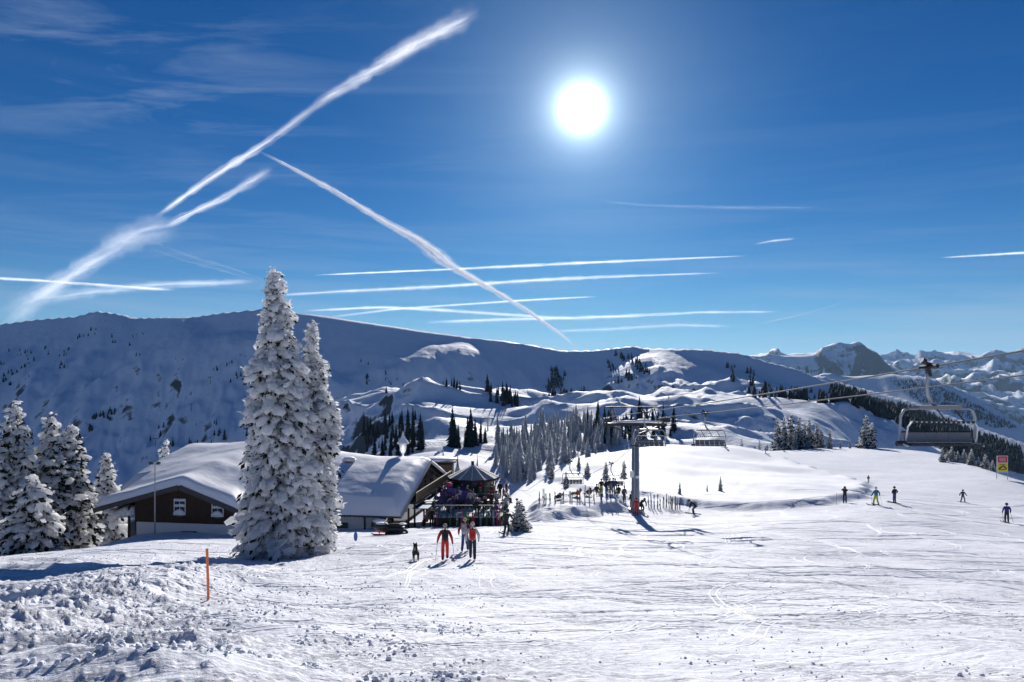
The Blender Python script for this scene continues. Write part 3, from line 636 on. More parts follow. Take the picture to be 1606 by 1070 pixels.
def snow_mesh():
    st = 0.2; na = int((AL-AR)/st)+1; nb_ = int((BB-BXF)/st)+1; idx = {}; V = []; f = []
    aa = [AR+i*(AL-AR)/(na-1) for i in range(na)]; bb = [BXF+j*(BB-BXF)/(nb_-1) for j in range(nb_)]
    def top(a, b):
        m = ZR-SM*abs(b); ab = math.sqrt(b*b+1.5)-1.0; m = ZR-(0.195*ab+0.0155*ab*ab)
        x_ = ZX-(0.275 if a > A0 else 0.36)*(math.sqrt((a-A0)**2+.3)-.3) if b < 2 else -99
        k = 1.25; mm = max(m, x_)+k*math.log1p(math.exp(-abs(m-x_)/k))*sm_((b+16.0)/5) if x_ > -50 else m
        t = 0.45+0.85*sm_((a-3)/15)
        t *= 1-0.4*sm_((-9.0-b)/4)
        sag = 0.35*math.exp(-((a-5)/6)**2)*math.exp(-((b)/5)**2)
        d = max(0.0, dom_dist(a, b)); w_ = 0.75; e = math.sqrt(max(0, 1-(1-min(1, d/w_))**2))
        n = float(fbm(np.array([a/3.0]), np.array([b/3.0]), 2, 7)[0])*0.08
        return (mm, (t+n-sag*0.3)*e)
    for i, a in enumerate(aa):
        for j, b in enumerate(bb):
            if dom_dist(a, b) < -0.05: continue
            mm, t = top(a, b); rz = roofz(a, b); z = rz+0.02+max(0.0, (mm-rz)*min(1, dom_dist(a, b)/1.2)+t)
            ov = 0.0
            idx[(i, j)] = len(V); V.append(W(a, b, z)-hut_off)
    for i in range(na-1):
        for j in range(nb_-1):
            q = [(i, j), (i+1, j), (i+1, j+1), (i, j+1)]
            if all(p in idx for p in q): f.append([idx[p] for p in q])
    me = np_mesh('roof_snow', np.array([tuple(v) for v in V]), np.array(f)); return me
def sm_(t): t = max(0, min(1, t)); return t*t*(3-2*t)
so_ = link('roof_snow', snow_mesh(), M_roofsnow, hut, True)
def slab(m, pts, th):
    lo = [Vector(p)-Vector((0, 0, th)) for p in pts]; n = len(pts)
    m.add(list(pts)+lo, [tuple(range(n)), tuple(range(2*n-1, n-1, -1))]+[(i, i+n, (i+1) % n+n, (i+1) % n) for i in range(n)])
rf = MB()
rz0 = ZR-SM*10.3
slab(rf, [W(AR, 0, ZR), W(AL, 0, ZR), W(AL, -10.3, rz0), W(AR, -10.3, rz0)], .16)
slab(rf, [W(AR, 0, ZR), W(AR, 10.3, rz0), W(AL, 10.3, rz0), W(AL, 0, ZR)], .16)
roof = loc(rf.build('roof', M_wood2, hut))
rx = MB()
def xz(a): return ZX-(0.275 if a > A0 else 0.36)*abs(a-A0)-0.004
slab(rx, [W(A0, BXF, xz(A0)), W(A0, -2.0, xz(A0)), W(XL, -9, xz(XL)), W(XL, BXF, xz(XL))], .15)
slab(rx, [W(A0, BXF, xz(A0)), W(XR, BXF, xz(XR)), W(XR, -6, xz(XR)), W(A0, -2.0, xz(A0))], .15)
loc(rx.build('cross_roof', M_wood2, hut))
bb_ = MB(); # barge boards on the front gable
bb_.beam(W(A0+.05, BXF-.06, xz(A0)-.12), W(XL+.05, BXF-.06, xz(XL)-.12), .08, .42); bb_.beam(W(A0-.05, BXF-.06, xz(A0)-.12), W(XR-.05, BXF-.06, xz(XR)-.12), .08, .42)
loc(bb_.build('barge_board', M_wood2, hut))
be = MB()
be.beam(W(AR-.06, 0, ZR-.05), W(AR-.06, -10.35, rz0-.05), .07, .30); be.beam(W(AR-.06, 0, ZR-.05), W(AR-.06, 10.35, rz0-.05), .07, .30)
loc(be.build('barge_board', M_steel, hut, label='pale metal-edged gable board facing right'))
# front gable wall with plinth
def prism_wall(m, pts, th, dirv):
    q = [Vector(p)+dirv*th for p in pts]; n = len(pts)
    m.add(list(pts)+q, [tuple(range(n)), tuple(range(2*n-1, n-1, -1))]+[(i, i+n, (i+1) % n+n, (i+1) % n) for i in range(n)])
GB = BXF+1.1; WL, WR = 22.6, 12.9; ZP = -12.95
wl = MB(); prism_wall(wl, [W(WL, GB, ZP), W(WR, GB, ZP), W(WR, GB, xz(WR)-.16), W(A0, GB, xz(A0)-.16), W(WL, GB, xz(WL)-.16)], 3.5, BX)
# vertical board battens
for k in range(40):
    a = WR+.12+(WL-WR-.24)*k/39; wl.beam(W(a, GB-.012, ZP+.02), W(a, GB-.012, min(xz(a)-.3, 99)), .05, .03)
loc(wl.build('wall', M_wood, hut, label='dark brown boarded front gable wall'))
pl = MB(); prism_wall(pl, [W(WL-.08, GB+.1, -14.6), W(WR, GB+.1, -14.6), W(WR, GB+.1, ZP), W(WL-.08, GB+.1, ZP)], 3.2, BX); loc(pl.build('plinth', M_plaster, hut))
cw = MB(); cw.box(W(17.2, GB+.08, -13.75), (2.1, .06, .22)); loc(cw.build('cellar_window', M_glass, hut))
def window(a, w_, h_, zc):
    b = GB-.03; fr = MB()
    for s in (-1, 1): fr.beam(W(a+s*w_/2, b, zc-h_/2), W(a+s*w_/2, b, zc+h_/2), .07, .07)
    for z in (-h_/2, 0.05, h_/2): fr.beam(W(a-w_/2, b-.004, zc+z), W(a+w_/2, b-.004, zc+z), .08, .06)
    fr.beam(W(a, b-.008, zc-h_/2), W(a, b-.008, zc+h_/2), .04, .05)
    f_ = loc(fr.build('window', M_white, hut)); 
    g_ = MB(); g_.beam(W(a-w_/2, b+.012, zc), W(a+w_/2, b+.012, zc), .02, h_); 
    o = g_.build('pane', M_glass, f_); loc(o)
    si = MB()
    si.beam(W(a-w_/2-.35, b-.10, zc-h_/2-.05), W(a+w_/2+.35, b-.10, zc-h_/2-.05), .18, .06); loc(si.build('sill', M_wood2, f_))
    sn = MB(); R3 = Matrix((AX, BX, Vector((0, 0, 1)))).transposed()
    n_ = 9
    for k in range(n_):
        u = (k+.5)/n_-.5; hh = .42*(1-(abs(u)*1.7)**2)+.12; sn.blob(W(a+u*w_*.95, b-.08, zc-h_/2+hh*.35), (.13, .10, hh*.62), 8, .1)
    loc(sn.build('sill_snow', M_roofsnow, f_, True)); sn = MB()
    for k in range(7):
        u = (k+.5)/7-.5; sn.blob(W(a+u*w_*.95, b-.05, zc+.14+.03*math.sin(k)), (.12, .05, .10+.04*(k % 2)), 8, .1)
    loc(sn.build('bar_snow', M_roofsnow, f_, True)); sn = MB()
    for k in range(6):
        u = (k+.5)/6-.5; sn.blob(W(a+u*w_*.95, b-.04, zc+h_/2-.10), (.12, .04, .10), 8, .1)
    loc(sn.build('frame_snow', M_roofsnow, f_, True))
window(18.35, 1.02, 1.35, -11.55); window(14.85, 1.02, 1.35, -11.6)
rl = MB()
for a, z in ((19.0+3.3, -10.92), (21, -10.6), (14.6, -10.75), (13.6, -10.95), (16.2, -10.3), (19.2, -10.15)): rl.beam(W(a, BXF+.05, z-.05), W(a, GB+.2, z-.05), .16, .18)
loc(rl.build('rafter_end', M_wood2, hut))
po = MB(); po.beam(W(23.0, BXF+.9, -14.8), W(23.0, BXF+.9, -11.2), .16, .16); loc(po.build('porch_post', M_wood, hut))
sd = MB(); # snow bank sheltered below the left eave
for k in range(9): sd.blob(W(23.1+k*.3, BXF+1.4+.1*k, -12.15-.04*k+.1*math.sin(k)), (.5, .7, .55-.03*k), 10, .08)
loc(sd.build('eave_snow', M_roofsnow, hut, True))
# main body
mw = MB(); mw.add([W(1.6,-9,-15), W(26.2,-9,-15), W(26.2,9,-15), W(1.6,9,-15), W(1.6,-9,-12.42), W(26.2,-9,-12.42), W(26.2,9,-12.42), W(1.6,9,-12.42), W(1.6,0,ZR-.3), W(26.2,0,ZR-.3)],
 [(0,1,5,4),(2,3,7,6),(1,2,6,9,5),(3,0,4,8,7),(4,5,9,8),(6,7,8,9)]); loc(mw.build('body', M_wood, hut))
pw = MB(); pw.beam(W(2.2, -9.12, -13.85), W(12.8, -9.12, -13.85), .2, 1.7); loc(pw.build('plaster_wall', M_plaster, hut))
gw = MB(); gw.beam(W(5.0, -9.27, -13.75), W(7.0, -9.27, -13.75), .08, .5); loc(gw.build('low_window', M_gwall, hut))
for a_ in (3.2, 1.4): ps = MB(); ps.beam(W(a_, -9.9, -15), W(a_, -9.9, rz0-.1), .14, .14); loc(ps.build('eave_post', M_wood, hut))
ic = MB()
for k in range(34):
    a = 3.4+k*.27; l_ = random.uniform(.06, .3); ic.tube([W(a, -10.33, rz0-.12), W(a, -10.33, rz0-.14-l_)], [.035, .006], 5)
loc(ic.build('icicle', M_frost, hut))
# right gable: open trusses, balcony, glazing
tm = MB()
for s in (-1, 1):
    tm.beam(W(.35, 0, ZR-.35), W(.35, s*9.6, ZR-.35-SM*9.6), .16, .22)
for z, hb in ((-10.1, 2.6), (-10.9, 4.8), (-11.7, 7.0)): tm.beam(W(.35, -hb, z), W(.35, hb, z), .14, .16)
for b in (-4.5, -2.2, 0, 2.2, 4.5): tm.beam(W(.33, b, -12.2), W(.33, b, ZR-.4-SM*abs(b)), .12, .12)
for s in (-1, 1): tm.beam(W(.3, 0, -10.1), W(.3, s*3.4, -11.7), .1, .12)
loc(tm.build('truss', M_wood2, hut))
bl = MB(); bl.beam(W(.2, -6.5, -12.15), W(.2, 8.0, -12.15), 1.6, .16); loc(bl.build('balcony_floor', M_wood, hut))
br = MB(); br.beam(W(-.55, -6.5, -11.2), W(-.55, 8.0, -11.2), .08, .12); br.beam(W(-.55, -6.5, -11.95), W(-.55, 8.0, -11.95), .06, .10)
for k in range(30): b = -6.4+k*.49; br.beam(W(-.55, b, -12.1), W(-.55, b, -11.22), .10, .03)
loc(br.build('balcony_railing', M_pale, hut))
bs = MB(); bs.beam(W(-.9, -6.5, -12.62), W(-.9, 8.0, -12.62), 1.5, .06); loc(bs.build('awning', M_blue, hut))
for b in (-8.5, -6.5, -3.2, 0, 3.2, 6.5, 8.6): gp = MB(); gp.beam(W(-.4, b, -15), W(-.4, b, -12.2), .16, .16); loc(gp.build('porch_post', M_wood, hut))
gg = MB(); gg.beam(W(1.5, -7, -13.6), W(1.5, 7.5, -13.6), .08, 1.8); loc(gg.build('glazing', M_glass, hut))
# chimney
ch = MB(); c0 = W(7.4, -2.8, roofz(7.4, -2.8)); ch.beam(c0-Vector((0,0,.3)), c0+Vector((0,0,1.25)), .75, .75); chim = loc(ch.build('chimney', mat('chimney_brick', (.16,.11,.09), .85, var=.3), hut))
cs = MB(); cs.box(c0+Vector((0,0,1.33)), (1.15, 1.15, .14)); cs.blob(c0+Vector((0,0,1.45)), (.62, .62, .2), 10); loc(cs.build('snow_cap', M_roofsnow, chim, True))
# ventilation mast with a cone of snow behind the ridge
q = W(3.3, 2.0, 0); zb = roofz(3.3, 2.0)
mast = empty('roof_lantern_mast', (q.x, q.y, zb), 'white lattice mast with a pointed snow hat on the hut ridge', 'mast')
m_ = MB(); m_.tube([(0,0,-.2),(0,0,2.2)], [.14, .07], 8); 
for k in range(6): a = k*1.047; m_.tube([(0,0,1.0),(.28*math.cos(a), .28*math.sin(a), 1.55),(.33*math.cos(a), .33*math.sin(a), 2.25)], .03, 5)
m_.build('post', M_frost, mast)
m_ = MB(); m_.lathe([(.62,2.22),(.66,2.30),(.5,2.5),(.28,2.78),(.14,3.1),(.05,3.5),(.0,3.6)], 16); m_.lathe([(.0,2.21),(.62,2.22)], 16); m_.build('snow_hat', M_roofsnow, mast, True)
# small hut with a flat snowy roof behind
g = hit(692, 742, 90); g = onray(690, 130); sh = empty('small_cabin', (g.x, g.y, g.z), 'small flat-roofed cabin half hidden behind the hut gable', 'cabin')
zt = (H0-722)/F*130-g.z
m_ = MB(); m_.box((0,0,zt/2-.6), (5.0, 4, zt)); m_.build('wall', M_wood, sh); m_ = MB(); m_.box((0,0,zt), (6.4, 5.2, .3)); m_.build('roof', M_wood2, sh)
m_ = MB(); m_.blob((0,0,zt+.2), (3.3, 2.7, .55), 20, .02); m_.build('roof_snow', M_roofsnow, sh, True)
# round bar pavilion
g = onray(742, 74); g.z = -13.15*1.0+0.0; bar = empty('round_bar', g, 'round umbrella bar with shingled cone roof and green glass sides', 'bar')
zt = (H0-729)/F*74-g.z; ze = (H0-748)/F*74-g.z
m_ = MB(); n_ = 12; R_ = 2.75; vs = [(0,0,zt)]+[(R_*math.cos(2*math.pi*k/n_), R_*math.sin(2*math.pi*k/n_), ze) for k in range(n_)]; m_.add(vs, [(0,1+k,1+(k+1) % n_) for k in range(n_)])
m_.build('roof', M_roofgrey, bar)
m_ = MB()
for k in range(n_): a = 2*math.pi*k/n_; m_.tube([(0,0,zt+.02),(R_*math.cos(a), R_*math.sin(a), ze+.03)], .045, 5)
m_.build('roof_rib', M_frost, bar)
m_ = MB(); m_.lathe([(R_+.02,ze+.02),(R_+.05,ze-.22),(R_-.1,ze-.25)], n_); m_.build('valance', mat('maroon_valance', (.05,.012,.015), .7), bar)
m_ = MB(); m_.tube([(-.05,0,zt-.5),(-.05,0,zt+.42)], .17, 10); m_.build('flue', M_dsteel, bar)
m_ = MB(); m_.lathe([(2.35,0.0),(2.35,1.0),(2.3,1.02),(0,1.02)], n_); m_.build('counter', M_gwall, bar)
for k in range(n_):
    a = 2*math.pi*k/n_; m_ = MB(); m_.beam((2.4*math.cos(a), 2.4*math.sin(a), 0), (2.4*math.cos(a), 2.4*math.sin(a), ze-.1), .09, .09); m_.build('post', M_gwall, bar)
m_ = MB(); m_.lathe([(2.3,1.02),(2.3,ze-.3)], n_); m_.build('glazing', mat('tinted_glass', (.05,.09,.08), .1, spec=.8), bar)
# snow walls and deck under the terrace
# ------------------------------------------------------------------ people
def skin_mesh(pts, edges, rad, sub=1):
    me = bpy.data.meshes.new('b'); me.from_pydata([tuple(p) for p in pts], edges, []); o = bpy.data.objects.new('b', me); C.objects.link(o)
    m = o.modifiers.new('s', 'SKIN'); 
    for i, r in enumerate(rad):
        v = me.skin_vertices[0].data[i]; v.radius = r if isinstance(r, tuple) else (r, r)
    me.skin_vertices[0].data[0].use_root = True; m.use_smooth_shade = True; m.branch_smoothing = 0.3
    if sub: s = o.modifiers.new('u', 'SUBSURF'); s.levels = sub; s.render_levels = sub
    dg = bpy.context.evaluated_depsgraph_get(); r = bpy.data.meshes.new_from_object(o.evaluated_get(dg)); bpy.data.objects.remove(o); return r
POSES = {
 'stand': dict(),
 'walk': dict(footL=(.11,.24,.09), kneeL=(.11,.17,.52), footR=(-.11,-.20,.12), kneeR=(-.11,.02,.50), handL=(.36,-.02,.86), handR=(-.36,.14,.90), elL=(.32,-.12,1.12), elR=(-.32,-.04,1.12)),
 'walk2': dict(footL=(.10,-.18,.10), kneeL=(.10,.04,.50), footR=(-.09,.20,.09), kneeR=(-.09,.15,.52), handL=(.30,.16,.92), handR=(-.30,-.04,.88)),
 'ski': dict(pel=(0,-.08,.90), chest=(0,.08,1.27), neck=(0,.12,1.42), head=(0,.16,1.56), kneeL=(.13,.12,.50), kneeR=(-.13,.12,.50), footL=(.14,-.04,.09), footR=(-.14,-.04,.09), handL=(.42,.28,.98), handR=(-.42,.28,.98), elL=(.38,.0,1.10), elR=(-.38,.0,1.10)),
 'wide': dict(kneeL=(.20,.06,.50), kneeR=(-.20,.06,.50), footL=(.30,0,.09), footR=(-.30,0,.09), handL=(.48,.10,.95), handR=(-.48,.10,.95), elL=(.40,-.02,1.14), elR=(-.40,-.02,1.14)),
 'photo': dict(handL=(.08,.20,1.58), handR=(-.08,.20,1.58), elL=(.30,.16,1.34), elR=(-.30,.16,1.34)),
 'hips': dict(handL=(.20,.10,1.05), handR=(-.20,.10,1.05), elL=(.40,-.05,1.15), elR=(-.40,-.05,1.15)),
 'bend': dict(pel=(0,-.25,.85), chest=(0,.15,1.12), neck=(0,.32,1.22), head=(0,.44,1.32), handL=(.22,.38,.62), handR=(-.22,.38,.62), elL=(.30,.28,.88), elR=(-.30,.28,.88), kneeL=(.13,.10,.48), kneeR=(-.13,.10,.48)),
 'sit': dict(pel=(0,0,.50), chest=(0,-.02,.92), neck=(0,0,1.08), head=(0,.02,1.24), kneeL=(.13,.42,.50), kneeR=(-.13,.42,.50), footL=(.13,.46,.09), footR=(-.13,.46,.09), handL=(.16,.34,.66), handR=(-.16,.34,.66), elL=(.28,.08,.70), elR=(-.28,.08,.70)),
 'recline': dict(pel=(0,0,.32), chest=(0,-.42,.62), neck=(0,-.55,.72), head=(0,-.66,.84), kneeL=(.12,.42,.42), kneeR=(-.12,.42,.42), footL=(.12,.80,.12), footR=(-.12,.80,.12), handL=(.22,.05,.42), handR=(-.22,.05,.42), elL=(.30,-.22,.44), elR=(-.30,-.22,.44)),
}
BODY = {}
def person(p, rz, pose, h, jacket, trousers, label, cat='person', group=None, hat=None, hatc=(.03,.03,.03), pack=None, skis=None, poles=False, boots=(.02,.02,.02), hair=None, near=False, belly=1.0, name='person'):
    d = dict(pel=(0,0,.95), chest=(0,0,1.33), neck=(0,.01,1.48), head=(0,.02,1.63), elL=(.30,-.02,1.16), elR=(-.30,-.02,1.16), handL=(.32,.06,.90), handR=(-.32,.06,.90), kneeL=(.12,.03,.50), kneeR=(-.12,.03,.50), footL=(.12,0,.09), footR=(-.12,0,.09))
    d.update(POSES[pose]); V = {k: Vector(v) for k, v in d.items()}
    root = bpy.data.objects.new(name, None); C.objects.link(root); root.location = p; root.rotation_euler = (0, 0, rz); s = h/1.76; root.scale = (s, s, s); tag(root, label, cat, group)
    ax = (V['chest']-V['pel']).normalized(); sh = V['chest']+ax*.09; pts = []; rad = []; zone = []; ed = []
    def ad(pt, r, par, z):
        pts.append(Vector(pt)); rad.append(r); zone.append(z)
        if par is not None: ed.append((par, len(pts)-1))
        return len(pts)-1
    J, T_, S_, B_ = 0, 1, 2, 3
    pel = ad(V['pel'], (.17*belly, .135*belly), None, T_); wa = ad(V['pel'].lerp(V['chest'], .45), (.18*belly, .14*belly), pel, J); cs_ = ad(V['chest'], (.195, .15), wa, J)
    nk = ad(V['neck'], .062, cs_, J); hd = ad(V['head'], (.082, .098), nk, S_); tp = ad(V['head']+(V['head']-V['neck']).normalized()*.09, (.066, .075), hd, S_)
    fw = Vector((0, 1, 0)); ad(V['head']+fw*.105-Vector((0,0,.01)), .018, hd, S_)  # nose
    for s_ in (1, -1):
        L_ = 'L' if s_ > 0 else 'R'
        a = ad(sh+Vector((s_*.18, 0, 0)), .092, cs_, J); e = ad(V['el'+L_], .072, a, J); hnd = V['hand'+L_]; w_ = ad(V['el'+L_].lerp(hnd, .93), .052, e, J)
        dr = (hnd-V['el'+L_]).normalized(); pm = ad(hnd+dr*.05, .045, w_, B_)
        if near:
            sd_ = dr.cross(Vector((0, 1, 0))); sd_ = sd_.normalized() if sd_.length > .1 else Vector((1, 0, 0)); nn = sd_.cross(dr)
            for k, l_ in ((-1.5, .055), (-.5, .07), (.5, .072), (1.5, .06)):
                q = ad(hnd+dr*.10+nn*k*.020, .0125, pm, B_); ad(hnd+dr*(.10+l_*.6)+nn*k*.021+sd_*.02*-s_, .011, q, B_)
            ad(hnd+dr*.06+nn*.055, .013, pm, B_)
        hp = ad(V['pel']+Vector((s_*.09, 0, -.07)), .112, pel, T_); kn = ad(V['knee'+L_], .085, hp, T_); ft = V['foot'+L_]
        an = ad(V['knee'+L_].lerp(ft, .80), .078, kn, T_ if skis is None else T_); hl = ad(ft+Vector((0, -.02, -.02)), .062, an, B_); ad(ft+Vector((0, .17, -.045)), (.048, .042), hl, B_)
    key = (pose, near, belly)
    if key in BODY: me, mi = BODY[key][0].copy(), BODY[key][1]
    else:
      me = skin_mesh(pts, ed, rad)
      P0 = np.array([tuple(pts[a]) for a, b in ed]); P1 = np.array([tuple(pts[b]) for a, b in ed]); Z = [zone[b] for a, b in ed]
      cc = np.empty(len(me.polygons)*3); me.polygons.foreach_get('center', cc); cc = cc.reshape(-1, 3); E = P1-P0; l2 = (E**2).sum(1)+1e-9
      t = np.clip(((cc[:, None]-P0[None])*E[None]).sum(-1)/l2, 0, 1); dist = np.linalg.norm(cc[:, None]-P0[None]-t[..., None]*E[None], axis=-1); mi = np.array(Z)[dist.argmin(1)]
      me.materials.clear(); BODY[key] = (me.copy(), mi)
    bo_ = link('body', me, [cloth(jacket), cloth(trousers), M_skin, cloth(boots)], root, True); me.polygons.foreach_set('material_index', mi.astype(np.int32))
    hc = V['head']; up = (V['head']-V['neck']).normalized()
    m = MB()
    if hat == 'helmet': m.blob(hc+up*.035, (.125, .145, .125), 12); m.build('helmet', cloth(hatc), root, True)
    elif hat == 'beanie': m.blob(hc+up*.055, (.112, .125, .105), 12); m.blob(hc+up*.17, (.03,.03,.03), 6); m.build('woolly_hat', cloth(hatc), root, True)
    elif hat == 'cap': m.blob(hc+up*.05, (.108, .122, .09), 12); m.box(hc+Vector((0,.14,.03)), (.14,.10,.015)); m.build('cap', cloth(hatc), root, True)
    else: m.blob(hc+up*.03+Vector((0,-.02,0)), (.108, .115, .115), 12, .03); m.build('hair', cloth(hair or (.05,.03,.02)), root, True)
    if pack:
        bk = V['chest'].lerp(V['pel'], .28)+Vector((0, -.22, .02)); m = MB(); m.blob(bk, (.165, .13, .29), 12); m.blob(bk+Vector((0,-.10,-.08)), (.12, .07, .14), 8); m.blob(bk+Vector((0,-.02,.23)), (.15,.12,.08), 10)
        pk = m.build('backpack', cloth(pack), root, True)
        m = MB()
        for s_ in (1, -1): m.tube([V['chest']+Vector((s_*.11,-.14,.12)), V['chest']+Vector((s_*.13,.02,.19)), V['chest']+Vector((s_*.12,.15,.05)), V['chest']+Vector((s_*.14,.05,-.18)), V['chest']+Vector((s_*.12,-.12,-.25))], .018, 5)
        m.build('strap', cloth((.02,.02,.02)), pk)
    if skis:
        for s_, L_ in ((1, 'L'), (-1, 'R')):
            ft = V['foot'+L_]; m = MB(); z = ft.z-.085
            m.tube([(ft.x, ft.y-.75, z), (ft.x, ft.y, z+.01), (ft.x, ft.y+.78, z), (ft.x, ft.y+.92, z+.08)], [.045, .038, .045, .02], 4); 
            k = m.build('ski', cloth(skis), root); m = MB(); m.box((ft.x, ft.y-.12, z+.05), (.07,.10,.06)); m.box((ft.x, ft.y+.18, z+.04), (.07,.08,.05)); m.build('binding', M_dsteel, k)
    if poles:
        mw_ = Matrix.Translation(p) @ Matrix.Rotation(rz, 4, 'Z') @ Matrix.Scale(s, 4)
        for s_, L_ in ((1, 'L'), (-1, 'R')):
            hnd = V['hand'+L_]; tip = Vector((hnd.x+s_*.10, hnd.y-.30, .03)) if poles != 'front' else Vector((hnd.x+s_*.12, hnd.y+.22, .03))
            m = MB(); m.tube([mw_ @ (hnd+(hnd-tip).normalized()*.12), mw_ @ tip], .012, 6); c = mw_ @ tip.lerp(hnd, .08); m.blob(c, (.045,.045,.012), 8)
            o = m.build('ski_pole', M_steel, None); tag(o, ('left' if s_ > 0 else 'right')+' pole held by the '+' '.join(label.split()[:9]), 'ski pole')
    return root
def near_hit(px, py): return hit(px, py, 4)
def face(px, extra=0.0): return 0.0
# hikers with their dog
p = near_hit(698, 879); person(p, math.radians(6), 'walk', 57/F*p.y, (.42,.028,.02), (.62,.03,.015), 'hiker in red jacket and bright red trousers with a black backpack', hat='cap', hatc=(.35,.30,.25), pack=(.015,.015,.015), poles=True, near=True, boots=(.012,.014,.03))
p = near_hit(741, 878); person(p, math.radians(4), 'walk2', 58/F*p.y, (.55,.54,.52), (.014,.014,.025), 'hiker with big red backpack, white sleeves and black trousers', hat='beanie', hatc=(.5,.5,.5), pack=(.50,.025,.02), near=True)
p = near_hit(729, 865); person(p, math.radians(-8), 'walk', 52/F*p.y, (.22,.015,.04), (.03,.06,.17), 'walker in wine red jacket and blue trousers beside the red backpack', hat='cap', hatc=(.5,.42,.2), pack=(.35,.33,.36), near=True)
p = near_hit(794, 838); person(p, math.radians(-150), 'ski', 42/F*p.y, (.015,.02,.02), (.012,.012,.015), 'skier in black with a bright green vest beside the terrace fence', hat='helmet', pack=(.02,.30,.10), skis=(.03,.03,.04), poles=True)
# dog
def dog(p, rz):
    root = empty('dog', p, 'shaggy black and tan dog trotting away with its tail raised', 'dog', rz=rz)
    pts = []; rad = []; ed = []; zn = []
    def a(q, r, par=None, z=0):
        pts.append(q); rad.append(r); zn.append(z)
        if par is not None: ed.append((par, len(pts)-1))
        return len(pts)-1
    ru = a((0,-.28,.50), (.15,.15)); ml = a((0,0,.47), (.16,.17), ru); ch_ = a((0,.28,.46), (.16,.19), ml); nk = a((0,.46,.58), .10, ch_); hd = a((0,.60,.66), .095, nk); a((0,.76,.61), .045, hd, 1)
    for s in (1,-1): e = a((s*.07,.57,.76), .030, hd); a((s*.09,.56,.82), .014, e)
    t1 = a((0,-.42,.60), .050, ru); t2 = a((0,-.46,.76), .062, t1); t3 = a((.01,-.42,.92), .048, t2); a((.015,-.36,1.02), .018, t3)
    for s, o in ((1,.06),(-1,-.07)):
        th = a((s*.11,-.28,.42), .095, ru); kn = a((s*.12,-.20+o,.30), .062, th); hk = a((s*.12,-.38+o,.18), .034, kn, 1); pw_ = a((s*.12,-.34+o,.035), .034, hk, 1); a((s*.12,-.27+o,.025), .028, pw_, 1)
        sh = a((s*.11,.30,.36), .075, ch_); el = a((s*.115,.26-o,.24), .042, sh); wr = a((s*.115,.30-o,.12), .030, el, 1); f_ = a((s*.115,.30-o,.03), .032, wr, 1); a((s*.115,.36-o,.022), .026, f_, 1)
    me = skin_mesh(pts, ed, rad, 2); rg = np.random.default_rng(3); n = len(me.vertices); co_ = np.empty(n*3); me.vertices.foreach_get('co', co_); co_ = co_.reshape(-1,3); co_ += fbm(co_[:,0]*22+5, co_[:,1]*22+co_[:,2]*22, 3, 3)[:,None]*.012; me.vertices.foreach_set('co', co_.ravel())
    P0 = np.array([pts[i] for i, j in ed]); P1 = np.array([pts[j] for i, j in ed]); cc = np.empty(len(me.polygons)*3); me.polygons.foreach_get('center', cc); cc = cc.reshape(-1,3); E = P1-P0
    t = np.clip(((cc[:,None]-P0)*E).sum(-1)/((E**2).sum(1)), 0, 1); d_ = np.linalg.norm(cc[:,None]-P0-t[...,None]*E, axis=-1); mi = np.array([zn[j] for i, j in ed])[d_.argmin(1)]
    me.polygons.foreach_set('material_index', mi.astype(np.int32)); link('body', me, [mat('black_fur', (.016,.015,.013), .8, bump=.02, bscale=30), mat('tan_fur', (.16,.10,.04), .8)], root, True)
    root.scale = (.92,)*3; return root
p = near_hit(652, 879); dog(p, math.radians(12))
# people on the piste, right
def pp(px, pb, hp, *a, **k):
    g = near_hit(px, pb); return person(g, a[0], a[1], min(2.0, max(1.2, hp/F*g.y)), *a[2:], **k)
pp(1325, 789, 26, math.radians(150), 'photo', (.02,.02,.025), (.015,.015,.02), 'skier all in black holding both hands at the face by the knoll edge', hat='helmet', skis=(.02,.02,.03))
pp(1374, 793, 29, math.radians(15), 'wide', (.03,.16,.26), (.40,.45,.03), 'skier in blue jacket and yellow-green trousers', hat='helmet', hatc=(.5,.55,.5), skis=(.03,.03,.04), poles=True)
pp(1403, 789, 26, math.radians(20), 'hips', (.012,.012,.014), (.05,.07,.22), 'skier in black jacket and blue trousers with hands on the hips', hat='helmet', skis=(.04,.04,.06))
pp(1510, 788, 20, math.radians(180), 'wide', (.04,.05,.09), (.03,.035,.07), 'skier in slate jacket standing with legs apart, alone on the piste', hat='helmet', skis=(.03,.03,.05))
pp(1579, 820, 31, math.radians(-10), 'stand', (.02,.025,.17), (.014,.016,.03), 'skier in royal blue jacket near the right edge', hat='helmet', skis=(.02,.02,.04), poles=True)
pp(1362, 757, 10, math.radians(190), 'stand', (.05,.06,.05), (.35,.35,.35), 'small distant skier in the bend of the groomed track', hat='helmet', skis=(.5,.5,.5))
for px, pb, lab, j in [(1201,712,'tiny skier in dark clothes coming over the crest, left of a pair',(.03,.03,.03)),(1230,709,'tiny skier in maroon on the crest, right of a pair',(.10,.03,.04)),(1137,702,'tiny skier beside the end of the near lift chair',(.03,.03,.03)),(1165,697,'tiny dark figure below the crest clump of trees',(.03,.03,.05)),(1184,697,'tiny figure just left of the small bush spruce',(.05,.03,.03)),(1203,696,'tiny figure at the skyline left of the tree clump',(.03,.04,.05)),(1128,693,'tiny figure on the skyline beside the near lift chair',(.03,.03,.03))]:
    g = onray(px, min(hit(px, pb, 60).y, 195)); person(g, random.uniform(0, 6), 'ski', 1.75, j, (.03,.03,.04), lab, hat='helmet', skis=(.02,.02,.02))
g = onray(1482, 184); person(g, 3, 'stand', 1.8, (.02,.02,.02), (.02,.02,.02), 'lone dark figure at the crest under the big lift chair', hat='helmet')
